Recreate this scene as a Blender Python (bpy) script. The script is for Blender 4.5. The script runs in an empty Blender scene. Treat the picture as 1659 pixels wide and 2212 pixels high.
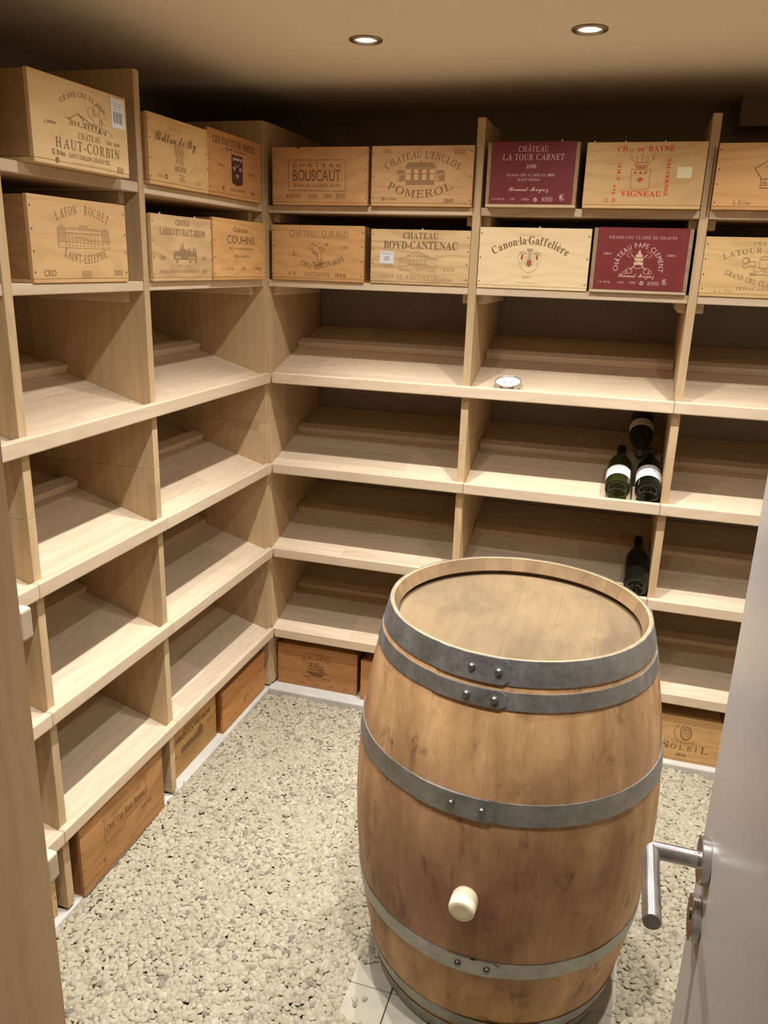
import bpy, bmesh, math, random
import numpy as np
from mathutils import Vector, Matrix

scene = bpy.context.scene
COL = scene.collection
rnd = random.Random(7)
R = math.radians

# ------------------------------------------------------------------ camera
CAM = (1.2982, -2.818, 1.5412)
YAW, PITCH, ROLL, FPX = 0.2872, -0.2996, 0.032, 1734.37
cam_d = bpy.data.cameras.new('camera')
cam = bpy.data.objects.new('camera', cam_d)
COL.objects.link(cam)
_f = Vector((-math.sin(YAW) * math.cos(PITCH), math.cos(YAW) * math.cos(PITCH), math.sin(PITCH)))
_r = Vector((math.cos(YAW), math.sin(YAW), 0))
_u = _r.cross(_f)
_r2 = math.cos(ROLL) * _r + math.sin(ROLL) * _u
_u2 = -math.sin(ROLL) * _r + math.cos(ROLL) * _u
M = Matrix((( _r2.x, _u2.x, -_f.x, CAM[0]), (_r2.y, _u2.y, -_f.y, CAM[1]), (_r2.z, _u2.z, -_f.z, CAM[2]), (0, 0, 0, 1)))
cam.matrix_world = M
cam_d.sensor_fit = 'VERTICAL'
cam_d.sensor_height = 32.0
cam_d.lens = FPX / 2212.0 * 32.0
cam_d.clip_start = 0.02
scene.camera = cam

# ------------------------------------------------------------------ world, exposure
w = bpy.data.worlds.new('world')
scene.world = w
w.use_nodes = True
w.node_tree.nodes['Background'].inputs[0].default_value = (1.0, 0.8, 0.6, 1)
w.node_tree.nodes['Background'].inputs[1].default_value = 0.012
vs = scene.view_settings
vs.view_transform = 'Standard'
vs.look = 'None'
vs.exposure = 0.0
vs.gamma = 1.0
vs.use_curve_mapping = False

# lamps: columns and rows of recessed ceiling spots
CEIL = 2.125
LAMPS = ((0.51, -0.47), (1.107, -0.47), (1.70, -0.47), (0.51, -1.07), (1.70, -1.07), (0.51, -1.72), (1.107, -1.72))  # left column's doorway-end spot is unseen, added to brighten the gravel there
LAMP_BEAM = ((79.0, 84.0), (150.0, 20.5))     # (cone in degrees, watts): tight beam and wide spill of one bulb
LAMP_COL = (0.98, 0.985, 1.0)

# ------------------------------------------------------------------ helpers
def link(o, parent=None):
    COL.objects.link(o)
    if parent is not None:
        o.parent = parent
    return o

def tag(o, label=None, cat=None, group=None, kind=None):
    if label: o['label'] = label
    if cat: o['category'] = cat
    if group: o['group'] = group
    if kind: o['kind'] = kind
    return o

def empty(name, loc=(0, 0, 0), rz=0.0, parent=None):
    o = bpy.data.objects.new(name, None)
    o.empty_display_size = 0.05
    o.location = loc
    o.rotation_euler = (0, 0, rz)
    return link(o, parent)

class MB:
    """collects vertices and faces of one mesh"""
    def __init__(s):
        s.v = []; s.f = []
    def add(s, vs_, fs_):
        b = len(s.v)
        s.v += [tuple(p) for p in vs_]
        s.f += [tuple(i + b for i in f) for f in fs_]
        return s
    def box(s, x0, x1, y0, y1, z0, z1):
        return s.add([(x0, y0, z0), (x1, y0, z0), (x1, y1, z0), (x0, y1, z0), (x0, y0, z1), (x1, y0, z1), (x1, y1, z1), (x0, y1, z1)],
                     [(0, 3, 2, 1), (4, 5, 6, 7), (0, 1, 5, 4), (1, 2, 6, 5), (2, 3, 7, 6), (3, 0, 4, 7)])
    def lathe(s, prof, n=32, c=(0, 0, 0), caps=True):
        vs_, fs_ = [], []
        for r, z in prof:
            for i in range(n):
                a = 2 * math.pi * i / n
                vs_.append((c[0] + r * math.cos(a), c[1] + r * math.sin(a), c[2] + z))
        m = len(prof)
        for k in range(m - 1):
            for i in range(n):
                j = (i + 1) % n
                fs_.append((k * n + i, k * n + j, (k + 1) * n + j, (k + 1) * n + i))
        if caps:
            fs_.append(tuple(range(n - 1, -1, -1)))
            fs_.append(tuple((m - 1) * n + i for i in range(n)))
        return s.add(vs_, fs_)
    def build(s, name, mat, parent=None, loc=(0, 0, 0), bevel=0.0, seg=1, smooth=False, rot=None):
        me = bpy.data.meshes.new(name)
        me.from_pydata(s.v, [], s.f)
        me.update()
        if bevel > 0:
            bm = bmesh.new(); bm.from_mesh(me)
            es = [e for e in bm.edges if len(e.link_faces) == 2 and e.calc_face_angle(0) > 0.5]
            bmesh.ops.bevel(bm, geom=es, offset=bevel, segments=seg, affect='EDGES', profile=0.5, clamp_overlap=True)
            bm.to_mesh(me); bm.free()
        if smooth:
            me.polygons.foreach_set('use_smooth', [True] * len(me.polygons))
        me.materials.append(mat)
        o = bpy.data.objects.new(name, me)
        o.location = loc
        if rot: o.rotation_euler = rot
        return link(o, parent)

def cbox(name, mat, x0, x1, y0, y1, z0, z1, parent=None, bevel=0.0015, seg=1):
    """box with its origin in its centre"""
    c = ((x0 + x1) / 2, (y0 + y1) / 2, (z0 + z1) / 2)
    hx, hy, hz = (x1 - x0) / 2, (y1 - y0) / 2, (z1 - z0) / 2
    return MB().box(-hx, hx, -hy, hy, -hz, hz).build(name, mat, parent, c, bevel, seg)

def smooth_by_angle(o, ang=0.6):
    me = o.data
    me.polygons.foreach_set('use_smooth', [True] * len(me.polygons))
    bm = bmesh.new(); bm.from_mesh(me)
    for e in bm.edges:
        e.smooth = not (len(e.link_faces) == 2 and e.calc_face_angle(0) > ang)
    bm.to_mesh(me); bm.free()

# ------------------------------------------------------------------ materials
class NT:
    def __init__(s, name):
        s.m = bpy.data.materials.new(name)
        s.m.use_nodes = True
        s.t = s.m.node_tree
        s.n = s.t.nodes
        s.b = s.n['Principled BSDF']
    def new(s, typ, **kw):
        n = s.n.new(typ)
        for k, v in kw.items():
            setattr(n, k, v)
        return n
    def lk(s, a, b):
        s.t.links.new(a, b)
    def val(s, inp, v):
        if hasattr(v, 'is_output') or isinstance(v, bpy.types.NodeSocket): s.lk(v, inp)
        else: inp.default_value = v
    def math(s, op, a, b=0.0, c=None, clamp=False):
        n = s.new('ShaderNodeMath', operation=op, use_clamp=clamp)
        s.val(n.inputs[0], a); s.val(n.inputs[1], b)
        if c is not None: s.val(n.inputs[2], c)
        return n.outputs[0]
    def vmath(s, op, a, b):
        n = s.new('ShaderNodeVectorMath', operation=op)
        s.val(n.inputs[0], a); s.val(n.inputs[1], b)
        return n.outputs[0]
    def noise(s, vec, scale, detail=4.0, rough=0.55, dist=0.0):
        n = s.new('ShaderNodeTexNoise')
        if vec is not None: s.lk(vec, n.inputs['Vector'])
        n.inputs['Scale'].default_value = scale
        n.inputs['Detail'].default_value = detail
        n.inputs['Roughness'].default_value = rough
        n.inputs['Distortion'].default_value = dist
        return n.outputs['Fac']
    def ramp(s, fac, stops):
        n = s.new('ShaderNodeValToRGB')
        e = n.color_ramp.elements
        while len(e) > 1: e.remove(e[-1])
        e[0].position, e[0].color = stops[0][0], (*stops[0][1], 1)
        for p, c in stops[1:]:
            x = e.new(p); x.color = (*c, 1)
        s.lk(fac, n.inputs[0])
        return n.outputs[0]
    def mix(s, fac, a, b, blend='MIX'):
        n = s.new('ShaderNodeMix', data_type='RGBA', blend_type=blend)
        s.val(n.inputs[0], fac)
        for i, v in ((6, a), (7, b)):
            if isinstance(v, tuple): n.inputs[i].default_value = (*v, 1) if len(v) == 3 else v
            else: s.lk(v, n.inputs[i])
        return n.outputs[2]
    def rangef(s, v, a, b, c, d):
        n = s.new('ShaderNodeMapRange')
        s.val(n.inputs[0], v)
        for i, x in enumerate((a, b, c, d)): n.inputs[i + 1].default_value = x
        return n.outputs[0]
    def bump(s, h, strength=0.3, dist=0.002):
        n = s.new('ShaderNodeBump')
        n.inputs['Strength'].default_value = strength
        n.inputs['Distance'].default_value = dist
        s.lk(h, n.inputs['Height'])
        s.lk(n.outputs[0], s.b.inputs['Normal'])

def mul(c, k): return tuple(min(1.0, x * k) for x in c)

def wood(name, base, dark, axis=0, strip_axis=None, strip=0.12, rough=0.55, contrast=1.0, knots=0.5, spec=0.3, rings=1.0, stain=None):
    """sawn wood; the grain runs along the object's own axis"""
    t = NT(name)
    tc = t.new('ShaderNodeTexCoord').outputs['Object']
    oi = t.new('ShaderNodeObjectInfo')
    rv = t.math('MULTIPLY', oi.outputs['Random'], 53.0)
    cx = t.new('ShaderNodeCombineXYZ')
    for i in range(3): t.lk(t.math('MULTIPLY', rv, (1.0, 1.7, 2.3)[i]), cx.inputs[i])
    p = t.vmath('ADD', tc, cx.outputs[0])
    def stretch(along, across):
        s = [across] * 3; s[axis] = along
        return t.vmath('MULTIPLY', p, tuple(s))
    warp = t.noise(stretch(1.5, 5.0), 1.0, 3.0)
    # growth rings: bands across the grain, bent by slow noise
    o = [0, 1, 2]; o.remove(axis)
    sp = t.new('ShaderNodeSeparateXYZ'); t.lk(p, sp.inputs[0])
    rr = t.math('ADD', t.math('MULTIPLY', sp.outputs[o[0]], 46.0), t.math('MULTIPLY', sp.outputs[o[1]], 41.0))
    rr = t.math('ADD', rr, t.math('MULTIPLY', warp, 16.0 * rings))
    ring = t.rangef(t.math('SINE', t.math('MULTIPLY', rr, 3.0)), -1, 1, 0, 1)
    ring = t.math('POWER', ring, 2.0)
    grain = t.noise(stretch(2.2, 34.0), 1.0, 5.0, 0.6)
    fine = t.noise(stretch(12.0, 420.0), 1.0, 3.0, 0.6)
    fac = t.math('ADD', t.math('MULTIPLY', ring, 0.36), t.math('MULTIPLY', t.rangef(grain, 0.3, 0.72, 0, 1), 0.42))
    fac = t.math('ADD', fac, t.math('MULTIPLY', t.rangef(fine, 0.35, 0.7, 0, 1), 0.22))
    fac = t.math('MULTIPLY', fac, contrast)
    col = t.mix(fac, base, dark)
    # broad tone drift
    big = t.noise(stretch(0.7, 3.2), 1.0, 2.0)
    col = t.mix(t.rangef(big, 0.35, 0.7, 0, 0.45 * contrast), col, mul(dark, 0.93))
    if strip_axis is not None:
        so = t.new('ShaderNodeSeparateXYZ'); t.lk(tc, so.inputs[0])
        sidx = t.math('FLOOR', t.math('DIVIDE', t.math('ADD', so.outputs[strip_axis], 5.03), strip))
        wn = t.new('ShaderNodeTexWhiteNoise', noise_dimensions='1D'); t.lk(t.math('ADD', sidx, rv), wn.inputs['W'])
        lidx = t.math('FLOOR', t.math('ADD', t.math('DIVIDE', so.outputs[axis], 0.52), t.math('MULTIPLY', wn.outputs['Value'], 7.0)))
        wn2 = t.new('ShaderNodeTexWhiteNoise', noise_dimensions='2D')
        cc = t.new('ShaderNodeCombineXYZ'); t.lk(sidx, cc.inputs[0]); t.lk(t.math('ADD', lidx, rv), cc.inputs[1])
        t.lk(cc.outputs[0], wn2.inputs['Vector'])
        k = t.rangef(wn2.outputs['Value'], 0, 1, 0.86, 1.06)
    else:
        k = t.rangef(oi.outputs['Random'], 0, 1, 0.93, 1.05)
    hs = t.new('ShaderNodeHueSaturation'); t.lk(col, hs.inputs['Color']); t.lk(k, hs.inputs['Value'])
    col = hs.outputs[0]
    if knots > 0:
        vo = t.new('ShaderNodeTexVoronoi', feature='F1')
        t.lk(stretch(1.6, 4.2), vo.inputs['Vector']); vo.inputs['Scale'].default_value = 1.0
        vo.inputs['Randomness'].default_value = 1.0
        kd = t.rangef(vo.outputs['Distance'], 0.018, 0.06, 1.0, 0.0)
        pick = t.new('ShaderNodeSeparateColor'); t.lk(vo.outputs['Color'], pick.inputs[0])
        sel = t.math('LESS_THAN', pick.outputs[0], 0.45)
        kf = t.math('MULTIPLY', t.math('MULTIPLY', kd, sel), knots)
        col = t.mix(kf, col, mul(dark, 0.36))
    if stain is not None:
        sc_, s0, s1 = stain[0], stain[1], stain[2]
        sn = t.noise(stretch(sc_ * 0.6, sc_ * 1.5), 1.0, 5.0, 0.65)
        col = t.mix(t.rangef(sn, s0, s1, 0, 0.75), col, stain[3])
    t.lk(col, t.b.inputs['Base Color'])
    t.b.inputs['Roughness'].default_value = rough
    t.b.inputs['Specular IOR Level'].default_value = spec
    t.bump(t.math('ADD', t.math('MULTIPLY', fine, 0.6), grain), 0.12, 0.001)
    return t.m

def plain(name, col, rough=0.5, metal=0.0, spec=0.4, noise_scale=None, amt=0.15, bump=0.0):
    t = NT(name)
    if noise_scale:
        tc = t.new('ShaderNodeTexCoord').outputs['Object']
        n = t.noise(tc, noise_scale, 5.0, 0.6)
        t.lk(t.mix(t.rangef(n, 0.3, 0.7, 0, 1), mul(col, 1 - amt), mul(col, 1 + amt)), t.b.inputs['Base Color'])
        if bump: t.bump(n, bump, 0.002)
    else:
        t.b.inputs['Base Color'].default_value = (*col, 1)
    t.b.inputs['Roughness'].default_value = rough
    t.b.inputs['Metallic'].default_value = metal
    t.b.inputs['Specular IOR Level'].default_value = spec
    return t.m

PALE, PALE_D = (0.70, 0.565, 0.40), (0.575, 0.415, 0.255)       # limed shelves and lips
TAN, TAN_D = (0.64, 0.465, 0.27), (0.51, 0.335, 0.168)         # plainer side panels
M_RACK = [wood('rack_wood_%s' % 'xyz'[a], PALE, PALE_D, a, contrast=0.8, knots=0.5) for a in range(3)]
M_SHELF = wood('rack_shelf_boards', PALE, PALE_D, 0, strip_axis=1, strip=0.115, contrast=0.85, knots=0.5)
M_PANEL = wood('rack_panel_boards', TAN, TAN_D, 2, strip_axis=1, strip=0.12, contrast=0.95, knots=0.6)
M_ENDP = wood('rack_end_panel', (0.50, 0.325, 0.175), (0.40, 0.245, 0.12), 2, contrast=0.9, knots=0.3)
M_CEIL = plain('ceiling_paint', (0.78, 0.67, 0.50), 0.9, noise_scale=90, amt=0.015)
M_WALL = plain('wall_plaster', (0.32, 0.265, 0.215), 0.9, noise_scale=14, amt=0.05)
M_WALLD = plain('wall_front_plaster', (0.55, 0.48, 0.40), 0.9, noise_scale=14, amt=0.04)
M_PLINTH = plain('concrete_kerb', (0.52, 0.49, 0.43), 0.85, noise_scale=9, amt=0.12, bump=0.1)
M_SOIL = plain('gravel_bed', (0.33, 0.275, 0.19), 0.95, noise_scale=120, amt=0.3, bump=0.6)
M_PAVE = plain('paving_stone', (0.42, 0.375, 0.28), 0.8, noise_scale=16, amt=0.10, bump=0.15)
M_DOOR = plain('door_lacquer', (0.50, 0.455, 0.40), 0.32, spec=0.45, noise_scale=3, amt=0.02)
M_DARK = plain('dark_rubber', (0.02, 0.018, 0.015), 0.8)
M_NAIL = plain('nail_iron', (0.075, 0.05, 0.035), 0.6, metal=0.3)
M_INK = plain('burnt_print', (0.105, 0.045, 0.018), 0.8)
M_INK2 = plain('faded_print', (0.30, 0.165, 0.075), 0.8)
M_INK3 = plain('dark_print', (0.06, 0.015, 0.012), 0.8)
M_RED = plain('red_print', (0.62, 0.055, 0.02), 0.8)
M_ROSE = plain('pale_print', (0.72, 0.46, 0.38), 0.8)
M_PAPER = plain('sticker_paper', (0.72, 0.70, 0.68), 0.7)
M_BAR = plain('sticker_ink', (0.16, 0.14, 0.15), 0.8)

# brushed stainless steel and galvanised hoops
def steel(name, col, rough, scale, aniso=True):
    t = NT(name)
    tc = t.new('ShaderNodeTexCoord').outputs['Object']
    n = t.noise(tc, scale, 6.0, 0.65)
    n2 = t.noise(tc, scale * 7, 3.0, 0.6)
    f = t.math('ADD', t.math('MULTIPLY', n, 0.7), t.math('MULTIPLY', n2, 0.3))
    t.lk(t.mix(t.rangef(f, 0.35, 0.65, 0, 1), mul(col, 0.72), mul(col, 1.15)), t.b.inputs['Base Color'])
    t.lk(t.rangef(f, 0.3, 0.7, rough * 0.85, rough * 1.2), t.b.inputs['Roughness'])
    t.b.inputs['Metallic'].default_value = 0.92
    return t.m
M_STEEL = steel('brushed_steel', (0.60, 0.57, 0.54), 0.22, 40)
M_HOOP = steel('galvanised_hoop', (0.36, 0.355, 0.335), 0.46, 16)
M_RIVET = steel('rivet_iron', (0.20, 0.19, 0.18), 0.4, 60)

# barrel oak
def oak(name, base, dark, axis, tone, stain_col, stain_lo, stain_hi, rough):
    """weathered barrel oak; all boards share the barrel's own coordinates so stains run across the joints"""
    t = NT(name)
    p = t.new('ShaderNodeTexCoord').outputs['Object']
    oi = t.new('ShaderNodeObjectInfo')
    def st(along, across):
        q = [across] * 3; q[axis] = along
        return t.vmath('MULTIPLY', p, tuple(q))
    g1 = t.noise(st(2.0, 26.0), 1.0, 6.0, 0.62)
    g2 = t.noise(st(14.0, 260.0), 1.0, 3.0, 0.6)
    f = t.math('ADD', t.math('MULTIPLY', t.rangef(g1, 0.3, 0.7, 0, 1), 0.62), t.math('MULTIPLY', t.rangef(g2, 0.35, 0.68, 0, 1), 0.30))
    col = t.mix(f, base, dark)
    cl = t.noise(st(3.5, 6.5), 1.0, 5.0, 0.6, 0.4)
    col = t.mix(t.rangef(cl, 0.42, 0.68, 0, 0.75), col, mul(dark, 0.62))
    hi = t.noise(st(4.0, 5.0), 1.7, 3.0, 0.5)
    col = t.mix(t.rangef(hi, 0.55, 0.75, 0, 0.35), col, mul(base, 1.18))
    sn = t.noise(st(7.0, 17.0), 1.0, 6.0, 0.7, 0.6)
    col = t.mix(t.rangef(sn, stain_lo, stain_hi, 0, 0.8), col, stain_col)
    hs = t.new('ShaderNodeHueSaturation'); t.lk(col, hs.inputs['Color']); t.lk(t.rangef(oi.outputs['Random'], 0, 1, 1 - tone, 1 + tone), hs.inputs['Value'])
    t.lk(hs.outputs[0], t.b.inputs['Base Color'])
    t.lk(t.rangef(cl, 0.3, 0.7, rough, rough + 0.15), t.b.inputs['Roughness'])
    t.b.inputs['Specular IOR Level'].default_value = 0.35
    t.bump(t.math('ADD', g1, t.math('MULTIPLY', g2, 0.5)), 0.10, 0.001)
    return t.m
M_STAVE = oak('barrel_oak', (0.66, 0.40, 0.185), (0.40, 0.205, 0.082), 2, 0.05, (0.11, 0.045, 0.02), 0.56, 0.70, 0.42)
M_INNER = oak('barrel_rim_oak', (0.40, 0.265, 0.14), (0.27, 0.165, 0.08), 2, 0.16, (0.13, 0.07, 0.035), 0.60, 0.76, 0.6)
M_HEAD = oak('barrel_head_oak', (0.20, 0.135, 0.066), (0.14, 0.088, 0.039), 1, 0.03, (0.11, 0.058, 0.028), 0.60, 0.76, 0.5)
# stave oak also gets a wine stain below the bung: a stain with a place of its own on the barrel
def wine_stain(mat, centre, radius):
    t = mat.node_tree
    b = t.nodes['Principled BSDF']
    src = b.inputs['Base Color'].links[0].from_socket
    ge = t.nodes.new('ShaderNodeNewGeometry')
    d = t.nodes.new('ShaderNodeVectorMath'); d.operation = 'DISTANCE'
    t.links.new(ge.outputs['Position'], d.inputs[0]); d.inputs[1].default_value = centre
    no = t.nodes.new('ShaderNodeTexNoise'); no.inputs['Scale'].default_value = 9; no.inputs['Detail'].default_value = 5
    t.links.new(ge.outputs['Position'], no.inputs['Vector'])
    ad = t.nodes.new('ShaderNodeMath'); ad.operation = 'MULTIPLY_ADD'
    t.links.new(no.outputs['Fac'], ad.inputs[0]); ad.inputs[1].default_value = 0.22; t.links.new(d.outputs['Value'], ad.inputs[2])
    mr = t.nodes.new('ShaderNodeMapRange')
    t.links.new(ad.outputs[0], mr.inputs[0])
    mr.inputs[1].default_value = 0.10; mr.inputs[2].default_value = radius + 0.11
    mr.inputs[3].default_value = 0.90; mr.inputs[4].default_value = 0.0
    mx = t.nodes.new('ShaderNodeMix'); mx.data_type = 'RGBA'
    t.links.new(mr.outputs[0], mx.inputs[0]); t.links.new(src, mx.inputs[6])
    mx.inputs[7].default_value = (0.175, 0.062, 0.04, 1)
    t.links.new(mx.outputs[2], b.inputs['Base Color'])
wine_stain(M_STAVE, (1.09, -1.41, 0.22), 0.34)

def gravel_mat():
    t = NT('limestone_chips')
    at = t.new('ShaderNodeAttribute', attribute_name='tone')
    oi = t.new('ShaderNodeObjectInfo')
    f = t.math('FRACT', t.math('ADD', at.outputs['Fac'], oi.outputs['Random']))
    col = t.ramp(f, [(0.0, (0.39, 0.335, 0.225)), (0.3, (0.43, 0.375, 0.26)), (0.6, (0.34, 0.29, 0.195)), (0.86, (0.48, 0.425, 0.31)), (0.93, (0.28, 0.235, 0.16)), (0.975, (0.18, 0.15, 0.115)), (1.0, (0.36, 0.315, 0.22))])
    ge = t.new('ShaderNodeNewGeometry')
    n = t.noise(ge.outputs['Position'], 210, 4.0)
    t.lk(t.mix(t.rangef(n, 0.35, 0.7, 0, 0.18), col, (0.27, 0.22, 0.155)), t.b.inputs['Base Color'])
    t.b.inputs['Roughness'].default_value = 0.85
    t.b.inputs['Specular IOR Level'].default_value = 0.25
    return t.m
M_GRAVEL = gravel_mat()

def glass_mat(name, col, rough=0.03, trans=1.0):
    t = NT(name)
    t.b.inputs['Base Color'].default_value = (*col, 1)
    t.b.inputs['Roughness'].default_value = rough
    t.b.inputs['Transmission Weight'].default_value = trans
    t.b.inputs['IOR'].default_value = 1.5
    return t.m

def emit_mat(name, col, s):
    t = NT(name)
    t.b.inputs['Base Color'].default_value = (0.9, 0.9, 0.9, 1)
    t.b.inputs['Emission Color'].default_value = (*col, 1)
    t.b.inputs['Emission Strength'].default_value = s
    return t.m

# ------------------------------------------------------------------ room shell
WL, WB, WF, WR = -0.555, 0.555, -2.68, 2.25     # inner faces of the walls
FLOOR = -0.245
GRAV = -0.236

floor = cbox('floor', M_SOIL, WL - 0.1, WR + 0.1, WF - 1.3, WB + 0.1, FLOOR - 0.12, FLOOR - 0.006, bevel=0)
tag(floor, 'floor bed of pale gravel with a square of stone pavers', None, kind='structure')
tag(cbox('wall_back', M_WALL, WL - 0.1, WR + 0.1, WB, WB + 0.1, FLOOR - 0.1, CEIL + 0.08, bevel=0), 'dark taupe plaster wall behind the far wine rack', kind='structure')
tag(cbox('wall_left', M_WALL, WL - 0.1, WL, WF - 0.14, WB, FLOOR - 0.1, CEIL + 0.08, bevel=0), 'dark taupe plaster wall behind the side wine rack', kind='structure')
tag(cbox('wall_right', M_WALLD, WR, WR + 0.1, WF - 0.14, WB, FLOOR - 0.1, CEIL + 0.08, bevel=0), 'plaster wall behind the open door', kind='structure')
# front wall with the door opening the picture is taken through
OX0, OX1, OZ = 0.655, 1.50, 1.95
fw = MB()
fw.box(WL, OX0, WF - 0.12, WF, FLOOR - 0.1, CEIL + 0.08)
fw.box(OX1, WR, WF - 0.12, WF, FLOOR - 0.1, CEIL + 0.08)
fw.box(OX0, OX1, WF - 0.12, WF, OZ, CEIL + 0.08)
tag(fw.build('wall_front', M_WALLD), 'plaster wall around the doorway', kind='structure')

# ceiling slab with round holes for the lamps
HR, HS = 0.037, 0.07
def ceiling():
    mb = MB()
    xs = [WL - 0.05] + sorted(v for x in sorted({a for a, b in LAMPS}) for v in (x - HS, x + HS)) + [WR + 0.05]
    ys = [WF - 0.14] + sorted(v for y in sorted({b for a, b in LAMPS}) for v in (y - HS, y + HS)) + [WB + 0.05]
    for i in range(len(xs) - 1):
        for j in range(len(ys) - 1):
            x0, x1, y0, y1 = xs[i], xs[i + 1], ys[j], ys[j + 1]
            if any(abs((x0 + x1) / 2 - a) < 1e-4 and abs((y0 + y1) / 2 - b) < 1e-4 for a, b in LAMPS):
                cx, cy = (x0 + x1) / 2, (y0 + y1) / 2
                n = 40
                inner, outer = [], []
                for k in range(n):
                    a = 2 * math.pi * k / n
                    ca, sa = math.cos(a), math.sin(a)
                    q = max(abs(ca), abs(sa))
                    inner.append((cx + HR * ca, cy + HR * sa, CEIL))
                    outer.append((cx + HS * ca / q, cy + HS * sa / q, CEIL))
                mb.add(outer + inner, [(k, n + k, n + (k + 1) % n, (k + 1) % n) for k in range(n)])
            else:
                mb.add([(x0, y0, CEIL), (x0, y1, CEIL), (x1, y1, CEIL), (x1, y0, CEIL)], [(0, 1, 2, 3)])
    # top of the slab
    z = CEIL + 0.09
    mb.add([(xs[0], ys[0], z), (xs[-1], ys[0], z), (xs[-1], ys[-1], z), (xs[0], ys[-1], z)], [(0, 1, 2, 3)])
    return mb.build('ceiling', M_CEIL)
tag(ceiling(), 'cream painted ceiling with recessed spots', kind='structure')
tag(cbox('trim_1', M_WALL, 1.565, WR, 0.43, WB, 2.03, CEIL, bevel=0.002), 'boxed-in duct under the ceiling above the far rack', kind='structure')

# concrete kerbs the racks stand on
PZ = -0.213
kb = tag(cbox('kerb_back', M_PLINTH, WL, WR, -0.008, WB, FLOOR - 0.1, PZ, bevel=0.006, seg=2), 'grey concrete kerb under the far wine rack', kind='structure')
kl = tag(cbox('kerb_left', M_PLINTH, WL, -0.02, WF, -0.0085, FLOOR - 0.1, PZ, bevel=0.006, seg=2), 'grey concrete kerb under the side wine rack', kind='structure')
kn = tag(cbox('kerb_front', M_PLINTH, -0.0195, 0.64, WF, -2.1, FLOOR - 0.1, PZ, bevel=0.006, seg=2), 'grey concrete kerb under the rack by the doorway', kind='structure')

# ------------------------------------------------------------------ gravel and pavers
PV0X, PV0Y, PVN, PVS = 0.79, -1.38, 6, 0.1105
paver_mb = MB().box(-PVS / 2 + 0.0009, PVS / 2 - 0.0009, -PVS / 2 + 0.0009, PVS / 2 - 0.0009, -0.05, 0.0)
pav0 = None
for i in range(PVN):
    for j in range(PVN):
        x, y = PV0X + (i + 0.5) * PVS, PV0Y + (j + 0.5) * PVS
        if pav0 is None:
            pav0 = paver_mb.build('paving_stone', M_PAVE, floor, bevel=0.0025, seg=2)
            p = pav0
        else:
            p = pav0.copy(); COL.objects.link(p)
        p.parent = floor
        p.matrix_parent_inverse = floor.matrix_basis.inverted()
        p.location = (x + rnd.uniform(-.0006, .0006), y + rnd.uniform(-.0006, .0006), -0.2365 + rnd.uniform(-.0008, .0008))
        p.rotation_euler = (rnd.uniform(-.004, .004), rnd.uniform(-.004, .004), rnd.uniform(-.004, .004))

def chip_template(rs, n=7):
    """flat irregular stone chip: unit half-length, facets kept by three rings"""
    ang = np.sort((np.arange(n) + rs.uniform(-.32, .32, n)) / n * 2 * np.pi)
    rad = rs.uniform(0.78, 1.08, n)
    sq = rs.uniform(0.58, 0.92)
    ring = np.stack([np.cos(ang) * rad, np.sin(ang) * rad * sq], 1)
    th = rs.uniform(0.16, 0.30)
    mid = np.c_[ring, rs.uniform(-.04, .04, n)]
    top = np.c_[ring * rs.uniform(0.66, 0.86, (n, 1)), np.full(n, th) + rs.uniform(-.06, .06, n)]
    mid[:, 2] -= th * 0.5
    v = np.r_[mid, top, [[0, 0, th * 1.12]]]
    f = []
    for k in range(n):
        j = (k + 1) % n
        f += [(k, j, n + j), (k, n + j, n + k), (n + k, n + j, 2 * n)]
    return v, np.array(f)

rs = np.random.RandomState(11)
TEMPL = [chip_template(rs) for _ in range(14)]

def in_view_px(p):
    d = p - np.array(CAM)
    z = d @ np.array(_f)
    return 829.5 + FPX * (d @ np.array(_r2)) / z, 1106 - FPX * (d @ np.array(_u2)) / z, z

def scatter():
    pts = []
    def region(x0, x1, y0, y1, cell):
        nx, ny = int((x1 - x0) / cell), int((y1 - y0) / cell)
        gx, gy = np.meshgrid(np.arange(nx), np.arange(ny), indexing='ij')
        a = np.stack([x0 + (gx.ravel() + rs.uniform(0, 1, nx * ny)) * cell, y0 + (gy.ravel() + rs.uniform(0, 1, nx * ny)) * cell], 1)
        pts.append(a)
    region(-0.02, 2.24, -2.1, -0.006, 0.0090)
    region(0.65, 2.24, -2.67, -2.1, 0.0135)
    p = np.concatenate(pts)
    x, y = p[:, 0], p[:, 1]
    # free: the pavers (chips creep over their edge), and the kerb
    e = 0.022 * rs.uniform(-0.3, 1.0, len(p))
    px1, py1 = PV0X + PVN * PVS, PV0Y + PVN * PVS
    on = (x > PV0X + e) & (x < px1 - e * 0.2) & (y > PV0Y + e * 0.3) & (y < py1 - e)
    # a heap of chips lies over the far left pavers
    heap = on & (x < PV0X + 0.03 + 0.02 * rs.uniform(size=len(p))) & (y > -1.2)
    stray = on & (rs.uniform(size=len(p)) < 0.006)
    keep = (~on) | heap | stray
    return p[keep], on[keep]
P2, ONP = scatter()
N = len(P2)
size = rs.uniform(0.0072, 0.0142, N) * np.where(rs.uniform(size=N) < 0.08, 1.18, 1.0)
lift = rs.uniform(0, 1, N) ** 1.2 * 0.0075
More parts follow.
